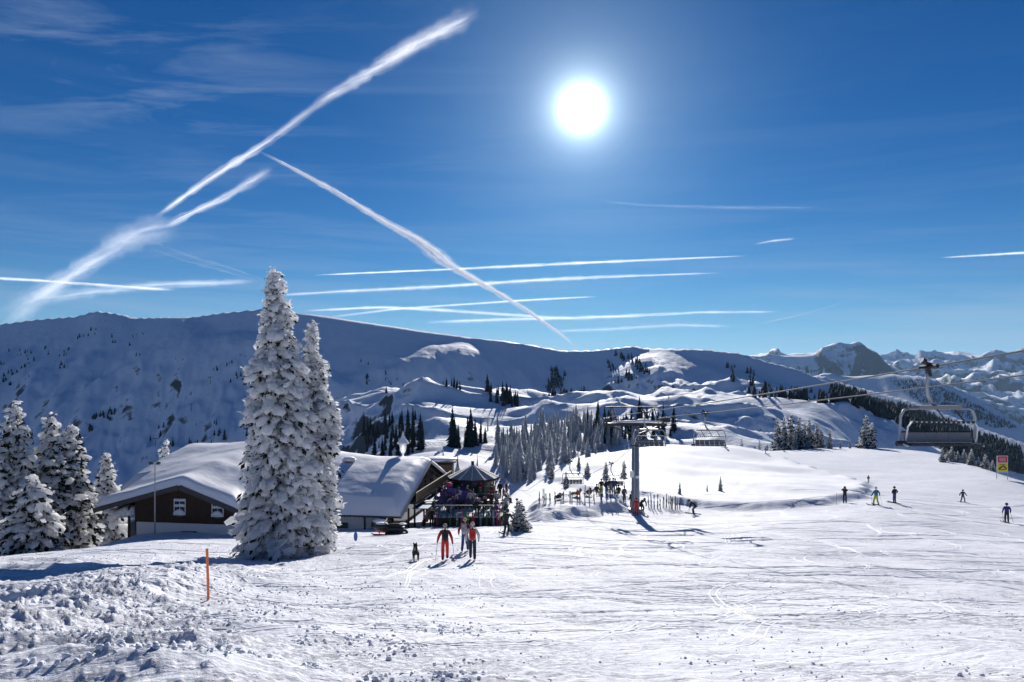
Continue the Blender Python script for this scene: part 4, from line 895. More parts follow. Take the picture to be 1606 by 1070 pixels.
# by the lift tower
pp(998, 808, 27, math.radians(170), 'stand', (.60,.02,.02), (.60,.02,.02), 'skier in a full red suit at the foot of the lift tower', hat='helmet', hatc=(.3,.02,.02), skis=(.04,.02,.02))
pp(991, 800, 30, math.radians(120), 'stand', (.05,.02,.02), (.03,.015,.015), 'person in dark brown leaning at the left of the lift tower', hair=(.03,.02,.02))
pp(1007, 803, 28, math.radians(200), 'bend', (.015,.015,.02), (.012,.012,.016), 'person in black bending just right of the red skier', hat='helmet')
pp(1088, 806, 27, math.radians(60), 'bend', (.015,.02,.015), (.012,.012,.014), 'skier in black bending over the skis right of the ski row', hat='helmet', skis=(.03,.03,.03), poles='front')
# lounging and standing people on the snow bank
bank = [(875,782,'recline',(.02,.02,.02),(.015,.015,.02),'reclining person in black in the leftmost deck chair'),(904,784,'recline',(.45,.15,.07),(.02,.02,.03),'reclining person in an orange brown top on the snow bank'),(922,786,'recline',(.08,.05,.04),(.50,.38,.12),'reclining person with mustard trousers on the snow bank'),
 (936,789,'sit',(.06,.06,.07),(.30,.28,.25),'seated person in grey beside the yellow trousers'),(943,789,'stand',(.02,.02,.02),(.60,.60,.03),'standing person with neon yellow trousers and black jacket'),(951,789,'stand',(.02,.02,.025),(.02,.02,.03),'standing person all in black beside the neon trousers'),
 (962,790,'stand',(.03,.08,.22),(.03,.06,.15),'standing person in blue jacket and blue trousers on the bank'),(958,795,'sit',(.50,.36,.05),(.45,.35,.05),'seated person in yellow at the edge of the bank'),(970,796,'sit',(.02,.02,.02),(.03,.03,.03),'seated person in black at the right end of the bank'),(979,797,'stand',(.10,.09,.09),(.03,.03,.03),'standing person in grey among the planted skis')]
for px, pb, pose, j, t, lab in bank:
    g = onray(px, 76.5+random.uniform(-.6, .8)); person(g, math.radians(random.uniform(-40, 40)) if pose != 'stand' else random.uniform(2, 4), pose, 1.78, j, t, lab, hat='beanie' if pose == 'stand' else None, hatc=(.03,.03,.03))
# people on the terrace
terr = [(693,68,'stand',(.30,.03,.20),(.03,.03,.03),'person in a magenta jacket standing below the hut balcony'),(700,66,'stand',(.07,.08,.12),(.06,.08,.14),'person in grey-blue standing right of the magenta jacket'),(722,66,'sit',(.12,.05,.26),(.08,.04,.18),'seated person in purple at a terrace table'),(716,68,'sit',(.06,.03,.16),(.03,.03,.05),'seated person in dark violet at a terrace table'),
 (742,67,'sit',(.015,.015,.02),(.02,.02,.02),'seated person in black in the middle of the terrace'),(766,68,'sit',(.20,.03,.04),(.03,.03,.04),'seated person in maroon at the right terrace table'),(772,70,'stand',(.55,.03,.03),(.02,.02,.02),'person in a bright red jacket standing at the round bar'),(778,68,'sit',(.08,.08,.10),(.03,.03,.03),'seated person in grey at the right terrace table'),
 (784,72,'stand',(.02,.02,.02),(.02,.02,.02),'person in black standing right of the red jacket'),(794,72,'stand',(.03,.05,.12),(.05,.05,.06),'person in navy walking off the terrace'),(811,71,'stand',(.10,.16,.22),(.45,.50,.04),'person with neon green trousers at the terrace corner'),(669,64,'sit',(.45,.25,.18),(.20,.03,.03),'seated person in a salmon top below the hut awning'),
 (677,63,'stand',(.02,.015,.015),(.02,.02,.02),'dark figure standing at the porch of the hut'),(752,64,'sit',(.03,.03,.05),(.03,.03,.03),'seated person in dark blue near the front fence'),(760,65,'bend',(.05,.02,.03),(.02,.02,.02),'person bending over the right terrace table'),(733,69,'stand',(.10,.10,.11),(.03,.03,.04),'person in dark grey standing before the round bar')]
DECK = -13.15
cols = [((.02,.02,.02),'black'),((.25,.03,.04),'dark red'),((.03,.05,.16),'navy'),((.30,.30,.32),'grey'),((.06,.20,.22),'teal'),((.45,.20,.05),'orange'),((.12,.05,.22),'purple'),((.45,.42,.40),'pale'),((.04,.16,.07),'green'),((.55,.03,.10),'pink red')]
where = ['behind the purple screen','at the first table from the hut','at the middle of the terrace','beside the round bar posts','at the right table','near the terrace corner']
rt = random.Random(5); used = set()
for i in range(34):
    px = rt.uniform(682, 797); d = rt.uniform(63.5, 72); k = rt.randrange(len(cols)); z_ = min(5, int((px-682)/19.5)); ps_ = rt.choice(['sit','stand','sit','stand','hips','bend']); key = (k, z_, ps_)
    if key in used: continue
    used.add(key); terr.append((px, d, ps_, cols[k][0], rt.choice([(.02,.02,.02),(.04,.04,.07),(.10,.08,.07)]), '%s person in a %s jacket %s' % ({'sit':'seated','stand':'standing','hips':'waiting','bend':'stooping'}[ps_], cols[k][1], where[z_])))
for px, d, pose, j, t, lab in terr:
    g = onray(px, d); g.z = DECK+0.01 if (d > 63 and 679 < px < 800) else g.z+.02; person(g, random.uniform(0, 6.28), pose, 1.76, j, t, lab, hat=random.choice(['beanie', 'helmet', None]), hatc=random.choice([(.03,.03,.03), (.3,.03,.03), (.4,.4,.4)]))
# ------------------------------------------------------------------ terrace furniture
a_ = onray(680, 62.6); b_ = onray(797, 62.6); c_ = onray(799, 77); d_ = onray(690, 79)
dk = empty('terrace_deck', (0, 0, 0), 'raised snow-trodden wooden terrace crowded with guests beside the hut', 'terrace')
for o_ in [dk]: o_.location = (a_.x, a_.y, -15.5)
off = Vector(dk.location); m = MB(); slab(m, [Vector((p.x, p.y, DECK))-off for p in (a_, b_, c_, d_)], .14); m.build('floor', mat('trodden_boards', (.50,.49,.50), .8, var=.35, vscale=1.5), dk)
m = MB(); prism_wall(m, [Vector((a_.x, a_.y, -15.3))-off, Vector((b_.x, b_.y, -15.3))-off, Vector((b_.x, b_.y, DECK-.15))-off, Vector((a_.x, a_.y, DECK-.15))-off], .1, Vector((0,1,0))); m.build('skirt', M_wood, dk)
def ondeck(px, d): g = onray(px, d); g.z = DECK; return g
def table(px, d, rz, label):
    g = ondeck(px, d); t = empty('beer_table', g, label, 'table', 'terrace tables with benches', rz)
    m = MB(); m.box((0,0,.76), (2.2,.7,.05)); m.build('tabletop', M_pale, t)
    for s in (-1, 1): m = MB(); m.box((s*.85,0,.37), (.07,.6,.74)); m.build('leg', M_steel, t)
    for s in (-1, 1):
        b = empty('bench', g, 'bench on the %s side of the %s' % ('near' if s < 0 else 'far', label), 'bench', 'terrace benches', rz)
        b.location = g+Matrix.Rotation(rz, 3, 'Z') @ Vector((0, s*.65, 0)); m = MB(); m.box((0,0,.46), (2.2,.28,.04)); m.build('seat', M_pale, b)
        for q in (-1, 1): m = MB(); m.box((q*.85,0,.22), (.06,.24,.44)); m.build('leg', M_steel, b)
table(732, 67.5, .1, 'terrace table left of the seated person in black'); table(775, 66.5, .05, 'long terrace table at the right front'); table(708, 70, .2, 'terrace table beside the purple awning'); table(757, 70, 0, 'terrace table close to the round bar'); table(668, 66, .15, 'terrace table under the hut balcony')
def awning():
    g = ondeck(712, 66.5); a = empty('wind_screen', g, 'long violet fabric wind screen on posts in the terrace', 'screen')
    m = MB(); m.add([(-1.7,0,.5),(1.9,0,.4),(1.8,0.05,1.5),(-.6,.05,2.0)], [(0,1,2,3)]); m.add([(-1.7,.03,.5),(1.9,.03,.4),(1.8,.08,1.5),(-.6,.08,2.0)], [(3,2,1,0)]); m.build('cloth', mat('violet_cloth', (.10,.07,.26), .7), a)
    for x in (-1.7, .1, 1.9): m = MB(); m.tube([(x,.06,0),(x,.06,1.8)], .03, 6); m.build('post', M_steel, a)
awning()
g = ondeck(704, 66.9); b = empty('balloon', g+Vector((0,0,2.2)), 'pink red round balloon lamp above the violet screen', 'balloon'); m = MB(); m.blob((0,0,0), (.32,.32,.22), 12); m.build('shell', cloth((.55,.03,.12)), b, True); m = MB(); m.tube([(0,0,-.2),(0,0,-2.2)], .012, 5); m.build('string', M_steel, b)
# pallets of chairs: dark fence of frames along the terrace front
def railing(px0, px1, d0, d1, label, n):
    a = ondeck(px0, d0); b = ondeck(px1, d1); r = empty('terrace_railing', a, label, 'railing')
    m = MB(); m.beam((0,0,.95), b-a+Vector((0,0,.95)), .06, .06); m.beam((0,0,.25), b-a+Vector((0,0,.25)), .05, .05); m.build('rail', M_gwall, r)
    for k in range(n): 
        q = (b-a)*k/(n-1); m = MB(); m.beam(q-Vector((0,0,.3)), q+Vector((0,0,1.0)), .05, .05); m.build('post', M_gwall, r)
railing(682, 795, 62.8, 62.8, 'dark green railing along the front of the terrace', 20)
# skis planted upright in the snow
SKN = ['red','dark grey','blue','silver','green','black','pink','black']
SK = [(.45,.04,.04),(.03,.03,.04),(.05,.12,.30),(.35,.35,.36),(.06,.20,.08),(.02,.02,.02),(.30,.05,.16),(.02,.02,.03)]
def planted(px, d, c, label, group):
    g = onray(px, d); o = empty('planted_skis', g, label, 'skis', group, random.uniform(-.6, .6)); h = random.uniform(1.1, 1.75)
    for s in (-1, 1):
        m = MB(); k = random.uniform(-.10, .10); m.tube([(s*.05,0,-.1),(s*.045+k*.5,.02,h*.5),(s*.03+k,.03*s,h*.93),(s*.03+k*1.1,.10,h)], [.036,.03,.04,.015], 4); q = m.build('ski', cloth(c), o); m = MB(); m.box((s*.05+k*.45,.06,h*.45), (.07,.09,.22)); m.build('binding', M_dsteel, q)
for i in range(19):
    k = random.randrange(8); planted(844+i*6.9+random.uniform(-4, 4), 71.5+random.uniform(-.5,.5)+max(0,(i-8))*.12, SK[k], '%s skis planted upright before the %s part of the sun bank' % (SKN[k], ['left','middle','right'][i//7]), 'skis planted before the sun bank')
for i in range(11): planted(1017+i*4.6+random.uniform(-1.5, 1.5), 73.5+random.uniform(-.5, 1.2), SK[random.choice([1,2,5,7])], 'pair of dark skis planted in the row right of the lift tower', 'skis planted right of the lift tower')
for px in (1054, 1066): planted(px, 74, SK[5], 'single spaced pair of skis planted between tower and bending skier', 'skis planted apart right of the row')
for i in range(22):
    k = random.randrange(8); planted(684+i*5.0+random.uniform(-2.2, 2.2), 61.4+random.uniform(-.35, .25), SK[k], '%s skis standing before the %s of the terrace railing' % (SKN[k], ['left end','left half','right half','right end'][min(3, i//6)]), 'skis leaning along the terrace railing')
g = onray(816, 61); planted(785, 60.4, SK[0], 'bright red pair of skis at the right end of the railing', None)
# deck chairs on the bank
for px, c in ((875,(.02,.02,.02)),(904,(.40,.12,.06)),(922,(.10,.07,.06))):
    g = onray(px, 76.9); t = empty('deck_chair', g, {875:'black deck chair standing apart at the left of the sun bank',904:'reddish deck chair on the sun bank',922:'brown deck chair on the sun bank'}[px], 'deck chair', rz=0.3)
    m = MB(); m.beam((0,.35,.30),(0,-.35,.25),.5,.03); m.beam((0,-.35,.25),(0,-.95,.85),.5,.03); m.build('sling', cloth(c), t)
    for s in (-1,1): m = MB(); m.beam((s*.28,.4,.02),(s*.28,-.95,.9),.04,.04); m.beam((s*.28,.35,.32),(s*.28,-.7,.02),.04,.04); m.build('frame', M_pale, t)
# snowmobile
g = hit(614, 838, 30); sn = empty('snowmobile', g, 'dark snowmobile with snow on it parked at the hut corner', 'snowmobile', rz=math.radians(82))
m = MB(); m.blob((0,.75,.55), (.42,.70,.32), 12); m.box((0,-.2,.42), (.55,1.6,.36)); m.build('body', M_dsteel, sn, True)
m = MB(); m.blob((0,-.35,.72), (.24,.75,.16), 10); m.build('seat', cloth((.02,.02,.02)), sn, True)
m = MB(); m.add([(-.3,.55,.85),(.3,.55,.85),(.2,.35,1.25),(-.2,.35,1.25)], [(0,1,2,3)]); m.build('windscreen', M_glass, sn)
m = MB(); m.tube([(-.38,.2,.98),(0,.32,1.02),(.38,.2,.98)], .02, 6); m.build('handlebar', M_dsteel, sn)
m = MB(); m.tube([(0,-1.3,.18),(0,-1.15,.34),(0,.35,.34),(0,.5,.10),(0,-1.1,.05),(0,-1.3,.18)], .12, 6); m.build('track', M_black, sn)
for s in (-1, 1): m = MB(); m.tube([(s*.48,.25,.04),(s*.48,1.3,.04),(s*.48,1.5,.16)], [.07,.07,.03], 5); m.beam((s*.48,.85,.06),(s*.15,.85,.4),.05,.05); m.build('ski', M_red, sn)
m = MB(); m.blob((0,.8,.84), (.33,.5,.08), 10, .1); m.blob((0,-.9,.84), (.25,.35,.07), 8, .1); m.build('snow_dusting', M_roofsnow, sn, True)
g = hit(592, 832, 30); s2 = empty('luggage_sled', g+Vector((0,.8,0)), 'low snowy transport sled left of the snowmobile', 'sled'); m = MB(); m.box((0,0,.35), (1.3,.7,.35)); m.build('box', M_dsteel, s2); m = MB(); m.blob((0,0,.62), (.6,.35,.22), 10, .12); m.build('snow_load', M_roofsnow, s2, True)
for s in (-1, 1): m = MB(); m.tube([(-.8,s*.3,.06),(.7,s*.3,.06),(.9,s*.3,.25)], .04, 5); m.build('runner', M_steel, s2)
for px, d, h in [(1478,150,3.2),(1486,152,2.2),(1493,150,3.6),(1502,150,2.4),(1512,146,3.0),(1524,142,3.4),(1535,140,2.0),(1546,136,3.1),(1557,132,2.3)]:
    put('frost', onray(px, d), h, 'frosted bush spruce in the sparse row left of the warning board', 'frosted bushes left of the warning board', 1.3)
# poles and signs
g = hit(327, 940); o = empty('piste_pole', g, 'orange marker pole stuck in the ploughed snow bank', 'marker pole'); hh = 78/F*g.y
m = MB(); m.tube([(0,0,-.2),(-.02,0,hh*.5),(-.04,0,hh)], .033, 10); m.build('rod', M_orange, o); m = MB(); m.tube([(-.04,0,hh),(-.04,0,hh+.02)], .036, 10); m.build('end_cap', mat('dull_cap', (.3,.1,.05), .6), o)
g = onray(243, 56.5); o = empty('floodlight_pole', g, 'tall thin grey pole with two small floodlights before the hut gable', 'pole'); hh = (H0-727)/F*56.5-g.z
m = MB(); m.tube([(0,0,-.3),(0,0,hh)], [.075,.045], 8); m.build('pole', M_steel, o)
for s in (-1, 1): m = MB(); m.beam((0,0,hh-.05),(s*.26,0,hh),.05,.05); m.box((s*.30,-.02,hh+.03), (.26,.2,.22)); m.build('floodlight', M_dsteel, o)
g = onray(558, 44.5); o = empty('blue_sign', g, 'small oval blue sign on a snowy stick by the track', 'sign'); hh = (H0-836)/F*44.5-g.z
m = MB(); m.tube([(0,0,-.2),(0,0,hh)], .03, 6); m.build('stick', M_frost, o); m = MB(); m.blob((0,-.04,hh-.22), (.13,.025,.32), 12); m.build('plate', M_blue, o, True)
# piste closure sign
g = hit(1572, 752, 60); o = empty('piste_sign', g, 'red and yellow warning board at the edge of the piste', 'sign'); d = g.y; zt = (H0-715)/F*d-g.z; w_ = 17/F*d; hB = 26/F*d
for s in (-1, 1): m = MB(); m.tube([(s*w_/2,.06,-.3),(s*w_/2,.06,zt)], .05, 6); m.build('post', M_steel, o)
m = MB(); m.box((0,0,zt-hB/2), (w_,.05,hB)); bd = m.build('board', M_white, o)
m = MB(); m.box((0,-.035,zt-hB*.22), (w_*.9,.02,hB*.38)); m.build('red_panel', M_red, bd); m = MB(); m.box((0,-.035,zt-hB*.70), (w_*.9,.02,hB*.52)); m.build('yellow_panel', M_yellow, bd)
m = MB(); m.tube([(-w_*.33,-.06,zt-hB*.80),(-w_*.1,-.06,zt-hB*.66),(w_*.08,-.06,zt-hB*.60),(w_*.34,-.06,zt-hB*.78)], .09, 6); m.box((0,-.055,zt-hB*.82), (w_*.7,.02,.10)); m.box((0,-.055,zt-hB*.52), (w_*.5,.02,.07)); m.build('black_symbol', M_black, bd)
m = MB()
for z in (.14, .22, .30): m.box((0,-.055,zt-hB*z), (w_*.6,.02,.05))
m.build('white_lettering', M_white, bd)
g = onray(1334, 80); o = empty('piste_pole', onray(1312, 73.5), 'thin pale red marker pole left of the skier in black', 'marker pole'); m = MB(); m.tube([(0,0,-.2),(0,0,1.3)], .02, 6); m.build('rod', mat('faded_red', (.6,.2,.2), .6), o)

# ------------------------------------------------------------------ chairlift
tz = -4.9; PX, PY = 12.85, 71.0
base = gz(PX, PY); tw = empty('lift_tower', (PX, PY, base), 'grey round lift tower with wide frosted crossarm beside the planted skis', 'lift tower')
H_ = tz-base
m = MB(); m.tube([(0,0,-.5),(0,0,.0),(0,0,H_-.6)], [.50,.44,.36], 20); m.build('post', M_steel, tw, True)
m = MB(); m.tube([(0,0,-.2),(0,0,.35)], .75, 16); m.build('foot', M_grey, tw)
m = MB(); m.box((0,0,H_-.45), (6.3,.34,.30)); m.beam((0,0,H_-1.6),(2.6,0,H_-.6),.16,.16); m.beam((0,0,H_-1.6),(-2.6,0,H_-.6),.16,.16); m.build('crossarm', M_dsteel, tw)
m = MB(); # maintenance gantry
m.beam((-3.1,0,H_+1.35),(2.6,0,H_+1.35),.13,.13)
for x in (-3.0,-1.9,1.2,2.4): m.beam((x,0,H_-.3),(x+(.5 if x < 0 else -.5)*(1 if abs(x) > 2 else -1),0,H_+1.35),.09,.09)
m.build('gantry', M_dsteel, tw)
for x in (-2.95, 2.95):
    m = MB(); m.beam((x,-2.6,H_+.05),(x,2.6,H_-.35),.16,.24); sb = m.build('sheave_beam', M_dsteel, tw)
    for k in range(10):
        y = -2.4+k*.53; m = MB(); z = H_+.22-.078*(y+2.4); m.tube([(x-.09,y,z),(x+.09,y,z)], .20, 12); m.build('sheave', M_dsteel, sb)
    m = MB(); m.beam((x+.55,-2.7,H_-.15),(x+.55,2.7,H_-.55),.5,.05); m.beam((x+.8,-2.7,H_+.45),(x+.8,2.7,H_+.1),.04,.04); 
    for k in range(5): y=-2.6+k*1.3; m.beam((x+.8,y,H_-.15-.075*(y+2.6)),(x+.8,y,H_+.45-.065*(y+2.6)),.04,.04)
    m.build('catwalk', M_grey, tw)
m = MB()
for s in (-.22,.22): m.beam((s,-.60,1.5),(s,-.50,H_-1),.05,.05)
for k in range(22): m.beam((-.22,-.60+.005*k,1.6+k*(H_-2.8)/21),(.22,-.60+.005*k,1.6+k*(H_-2.8)/21),.03,.03)
m.build('ladder', M_steel, tw)
m = MB(); m.box((-.42,-.4,4.0), (.4,.3,.7)); m.box((.1,-.55,3.7), (.35,.12,.25)); m.build('control_box', M_white, tw)
m = MB(); m.blob((0,0,H_-.18), (3.2,.3,.12), 12, .15); m.blob((.8,0,H_-.1), (.9,.4,.22), 10, .15); m.build('snow_on_arm', M_roofsnow, tw, True)
def ropept(side, y):
    # side 0 = left rope (with the near chair), 1 = right rope
    x = (9.9 if side == 0 else 15.8)+.12*(70-y)+(0 if y < 71 else 0)
    if y <= 71: t = (71-y)/46.0; z = -4.62+.108*(71-y)-.0*t
    else:
        Y = [71,88,130,200,370]; Zs = [-4.62,-11.3,-22.5,-33,-43.5]; z = float(np.interp(y, Y, Zs))
    if y <= 71: z -= 0.5*4*((71-y)/60)*(1-(71-y)/60)*.35 if y > 11 else 0
    if side == 1: z += .0
    return Vector((x, y, z))
for s in (0, 1):
    pts = [ropept(s, y) for y in [-40,-20,-5,5,12,18,22,25,30,36,44,52,60,66,70,71,73,76,80,84,88,92,98,106,118,130,145,165,200,240,300,370]]
    m = MB(); m.tube(pts, .032, 8); o = m.build('lift_rope', M_rope, None, True); tag(o, ['steel rope of the chairlift carrying the nearest big chair','lower steel rope of the chairlift, right of the other'][s], 'rope')
def chair(side, y, label, people=0, W_=2.7, rz=0.0):
    p = ropept(side, y); c = empty('lift_chair', p, label, 'lift chair', rz=rz)
    m = MB(); m.tube([(-.02,-.50,.03),(-.02,.50,-.01)], .075, 8); m.beam((-.34,-.12,.20),(.26,.10,-.02),.13,.10); m.tube([(-.36,-.12,.24),(-.24,-.12,.18)], .11, 10); m.tube([(-.40,-.05,-.04),(.30,-.05,-.02)], .045, 8); m.tube([(.10,.25,.10),(.24,.25,.04)], .09, 10); m.beam((-.1,0,.05),(0,0,-.35),.14,.12); m.build('grip', M_dsteel, c)
    m = MB(); m.tube([(0,0,0),(-.06,0,-.35),(-.10,0,-.75),(-.06,0,-1.05),(.06,0,-1.3),(.28,0,-1.5)], .065, 10); m.build('hanger', M_steel, c, True)
    h = W_/2; x0 = .1
    m = MB(); m.tube([(x0-h*.62,0,-1.52),(x0+h*.98,0,-1.52)], .055, 8); m.box((x0+.2,0,-1.46), (h*1.15,.42,.09)); m.build('top_beam', M_grey, c)
    for s in (-1, 1):
        m = MB(); xx = x0+.22+s*h*.80; m.tube([(xx,0,-1.52),(xx+s*.17,.0,-1.60),(xx+s*.27,.02,-1.85),(xx+s*.28,.06,-2.55),(xx+s*.28,-.05,-2.78),(xx+s*.26,-.45,-2.85)], .045, 8)
        m.build('side_frame', M_steel, c, True)
    cxn = x0+.22; m = MB(); hw = h*.80+.22
    m.box((cxn,-.28,-2.82), (2*hw-.08,.50,.07)); m.build('seat', M_dsteel, c)
    for k in range(6): m = MB(); m.beam((cxn-hw+.06+(k+.5)*(2*hw-.12)/6,.02,-2.78),(cxn-hw+.06+(k+.5)*(2*hw-.12)/6,.12,-2.42),(2*hw-.12)/6-.025,.05); m.build('backrest', M_grey, c)
    m = MB(); m.tube([(cxn-hw,.14,-2.40),(cxn+hw,.14,-2.40)], .035, 8); m.build('back_rail', M_dsteel, c)
    m = MB(); m.tube([(cxn-hw+.10,-.05,-2.74),(cxn-hw+.12,-.15,-2.2),(cxn-hw+.26,-.18,-2.0),(cxn+hw-.10,-.18,-2.04),(cxn+hw+.02,-.15,-2.2),(cxn+hw+.03,-.05,-2.74)], .030, 8)
    m.build('restraint_bar', M_white, c, True)
    m = MB()
    for k in range(13): m.box((cxn-hw+.32+k*(2*hw-.5)/12,-.20,-2.02), (.09,.08,.09))
    for k in range(3): xx = cxn-.72+k*.66; m.tube([(xx,-.02,-1.56),(xx+.26,-.16,-2.0)], .025, 6)
    m.build('foot_rest', M_dsteel, c)
    m = MB(); m.tube([(cxn-hw-.26,-.1,-2.80),(cxn-hw+.06,-.1,-2.80)], .10, 12); m.build('bumper', M_dsteel, c)
    return c
chair(0, 25.0, 'nearest empty six-seat lift chair hanging large at the right', W_=2.75)
chair(0, 58.0, 'empty lift chair hanging in front of the tower post')
chair(1, 59.9, 'empty lift chair with a dark seat just right of the tower', rz=math.radians(-8))
chair(0, 89.0, 'empty far lift chair over the frosted spruces, left one'); c4 = chair(1, 91.0, 'far lift chair carrying two riders below the tower')
for k, (dx, col) in enumerate(((-.35,(.02,.02,.02)),(.35,(.03,.03,.04)))):
    p = ropept(1, 91.0); person(p+Vector((dx+.1,-.12,-2.82-.50)), math.radians(180), 'sit', 1.75, col, (.02,.02,.02), 'rider in black on the far chair, %s of two' % ('left' if k == 0 else 'right'), hat='helmet', hatc=(.03,.03,.03))
for px, d, lab in [(765,370,'distant lift tower rising behind the round bar'),(1049,560,'tiny lift mast on the far snowfield')]:
    g = onray(px, d); o = empty('lift_tower', g, lab, 'lift tower'); hh = (H0-716)/F*d-g.z if px == 765 else 8; hh = max(7, min(14, hh))
    m = MB(); m.tube([(0,0,-1),(0,0,hh)], .42, 10); m.build('post', M_steel, o); m = MB(); m.box((0,0,hh), (6.4,.6,.5)); m.box((-2.9,0,hh+.2),(.5,3.2,.4)); m.box((2.9,0,hh+.2),(.5,3.2,.4)); m.build('crossarm', M_dsteel, o)
g1_ = onray(772, 290)
# small masts on the shaded ridge
for px, pb, lab in [(300,645,'small ski lift mast on the shaded slope, upper one'),(244,700,'small ski lift mast above the left end of the roof'),(1008,546,'tiny lift mast on the ridge skyline'),(330,602,'little mast high on the shaded slope')]:
    g = hit(px, pb, 500); o = empty('lift_mast', g, lab, 'mast'); m = MB(); m.tube([(0,0,-1),(0,0,14)], .5, 8); m.build('post', M_dsteel, o); m = MB(); m.box((0,0,14), (11,.8,.9)); m.build('crossarm', M_dsteel, o)

# ------------------------------------------------------------------ loose crumbs of snow
rng = np.random.default_rng(77); n = 6500
yy_ = np.exp(rng.uniform(math.log(6.5), math.log(48), n)); px_ = rng.uniform(-60, 1660, n); px_[:4600] = rng.uniform(-60, 760, 4600)
xx_ = (px_-CX)/F*yy_; dens = fbm(xx_/2.6, yy_/2.6, 3, 5)+0.2; k_ = dens > 0.12; xx_ = xx_[k_]; yy_ = yy_[k_]; px_ = px_[k_]; zz_ = np.array([gz(a, b) for a, b in zip(xx_, yy_)])
sz = 0.018*np.exp(rng.normal(0, .55, len(xx_)))*(1+0.5*(px_ < 500)); sz = np.minimum(sz, .04)*np.where(px_ > 800, .7, 1)
Vc, fc = scatter(IV, IF, np.stack([xx_, yy_, zz_+sz*.25], 1), frames(rng.normal(0, 1, (len(xx_), 3)), rng, 3), np.stack([sz*1.2, sz, sz*.8], 1), rng, .35)
o = link('snow_crumbs', np_mesh('snow_crumbs', Vc, fc), mat('crumb_snow', (.76,.78,.84), .7, spec=.1)); tag(o, 'loose crumbs and lumps of snow scattered over the piste', 'snow', kind='stuff')
# ------------------------------------------------------------------ ski tracks: low ridges of pushed snow
rt = random.Random(19); V = []; f = []
def strip(pts, w_, hh):
    b = len(V)
    for i, (x, y) in enumerate(pts):
        x2, y2 = pts[min(i+1, len(pts)-1)]; x1, y1 = pts[max(i-1, 0)]; dx, dy = x2-x1, y2-y1; l_ = math.hypot(dx, dy)+1e-6; nx, ny = -dy/l_, dx/l_; e = min(1, i/4, (len(pts)-1-i)/4)
        for k, (o_, z_) in enumerate(((-1, -.012), (-.3, hh*e), (.35, hh*.8*e), (1, -.012))): V.append((x+nx*o_*w_, y+ny*o_*w_, gz(x+nx*o_*w_, y+ny*o_*w_)+z_))
    for i in range(len(pts)-1):
        for k in range(3): q = b+i*4+k; f.append((q, q+1, q+5, q+4))
for i in range(150):
    px = rt.uniform(620, 1640) if i % 5 else rt.uniform(250, 700); y0 = math.exp(rt.uniform(math.log(14), math.log(80))); x0 = (px-CX)/F*y0; a = rt.choice([rt.gauss(.15, .35), rt.gauss(2.9, .4), rt.uniform(0, 6.28)]); n_ = rt.randrange(24, 70); st = .10+y0*.008; cv = rt.gauss(0, .012)*(1 if rt.random() < .75 else 3); fr = rt.uniform(.03, .09); am = rt.choice([0, 0, .05, .09]); L1 = []; x, y = x0, y0; sp_ = rt.choice([.12, .22, .45])
    for k in range(n_): a += cv*st*3+am*math.sin(k*fr*2)*st*4; x += math.cos(a)*st; y += math.sin(a)*st; L1.append((x, y, a))
    L1 = [q for q in L1 if q[1] > 11 and q[1] < 110]
    if len(L1) < 10: continue
    w0 = .018+y0*.0011
    for s_ in (-1, 1): strip([(x-math.sin(a)*sp_*s_*.5, y+math.cos(a)*sp_*s_*.5) for x, y, a in L1], w0*rt.uniform(.7, 1.3), .007+y0*.0003)
o = link('ski_tracks', np_mesh('ski_tracks', np.array(V), np.array(f)), mat('pushed_snow', (.84,.85,.88), .7, spec=.1), None, True); tag(o, 'crossing ski tracks with soft white ridges over the groomed piste', 'tracks', kind='stuff')
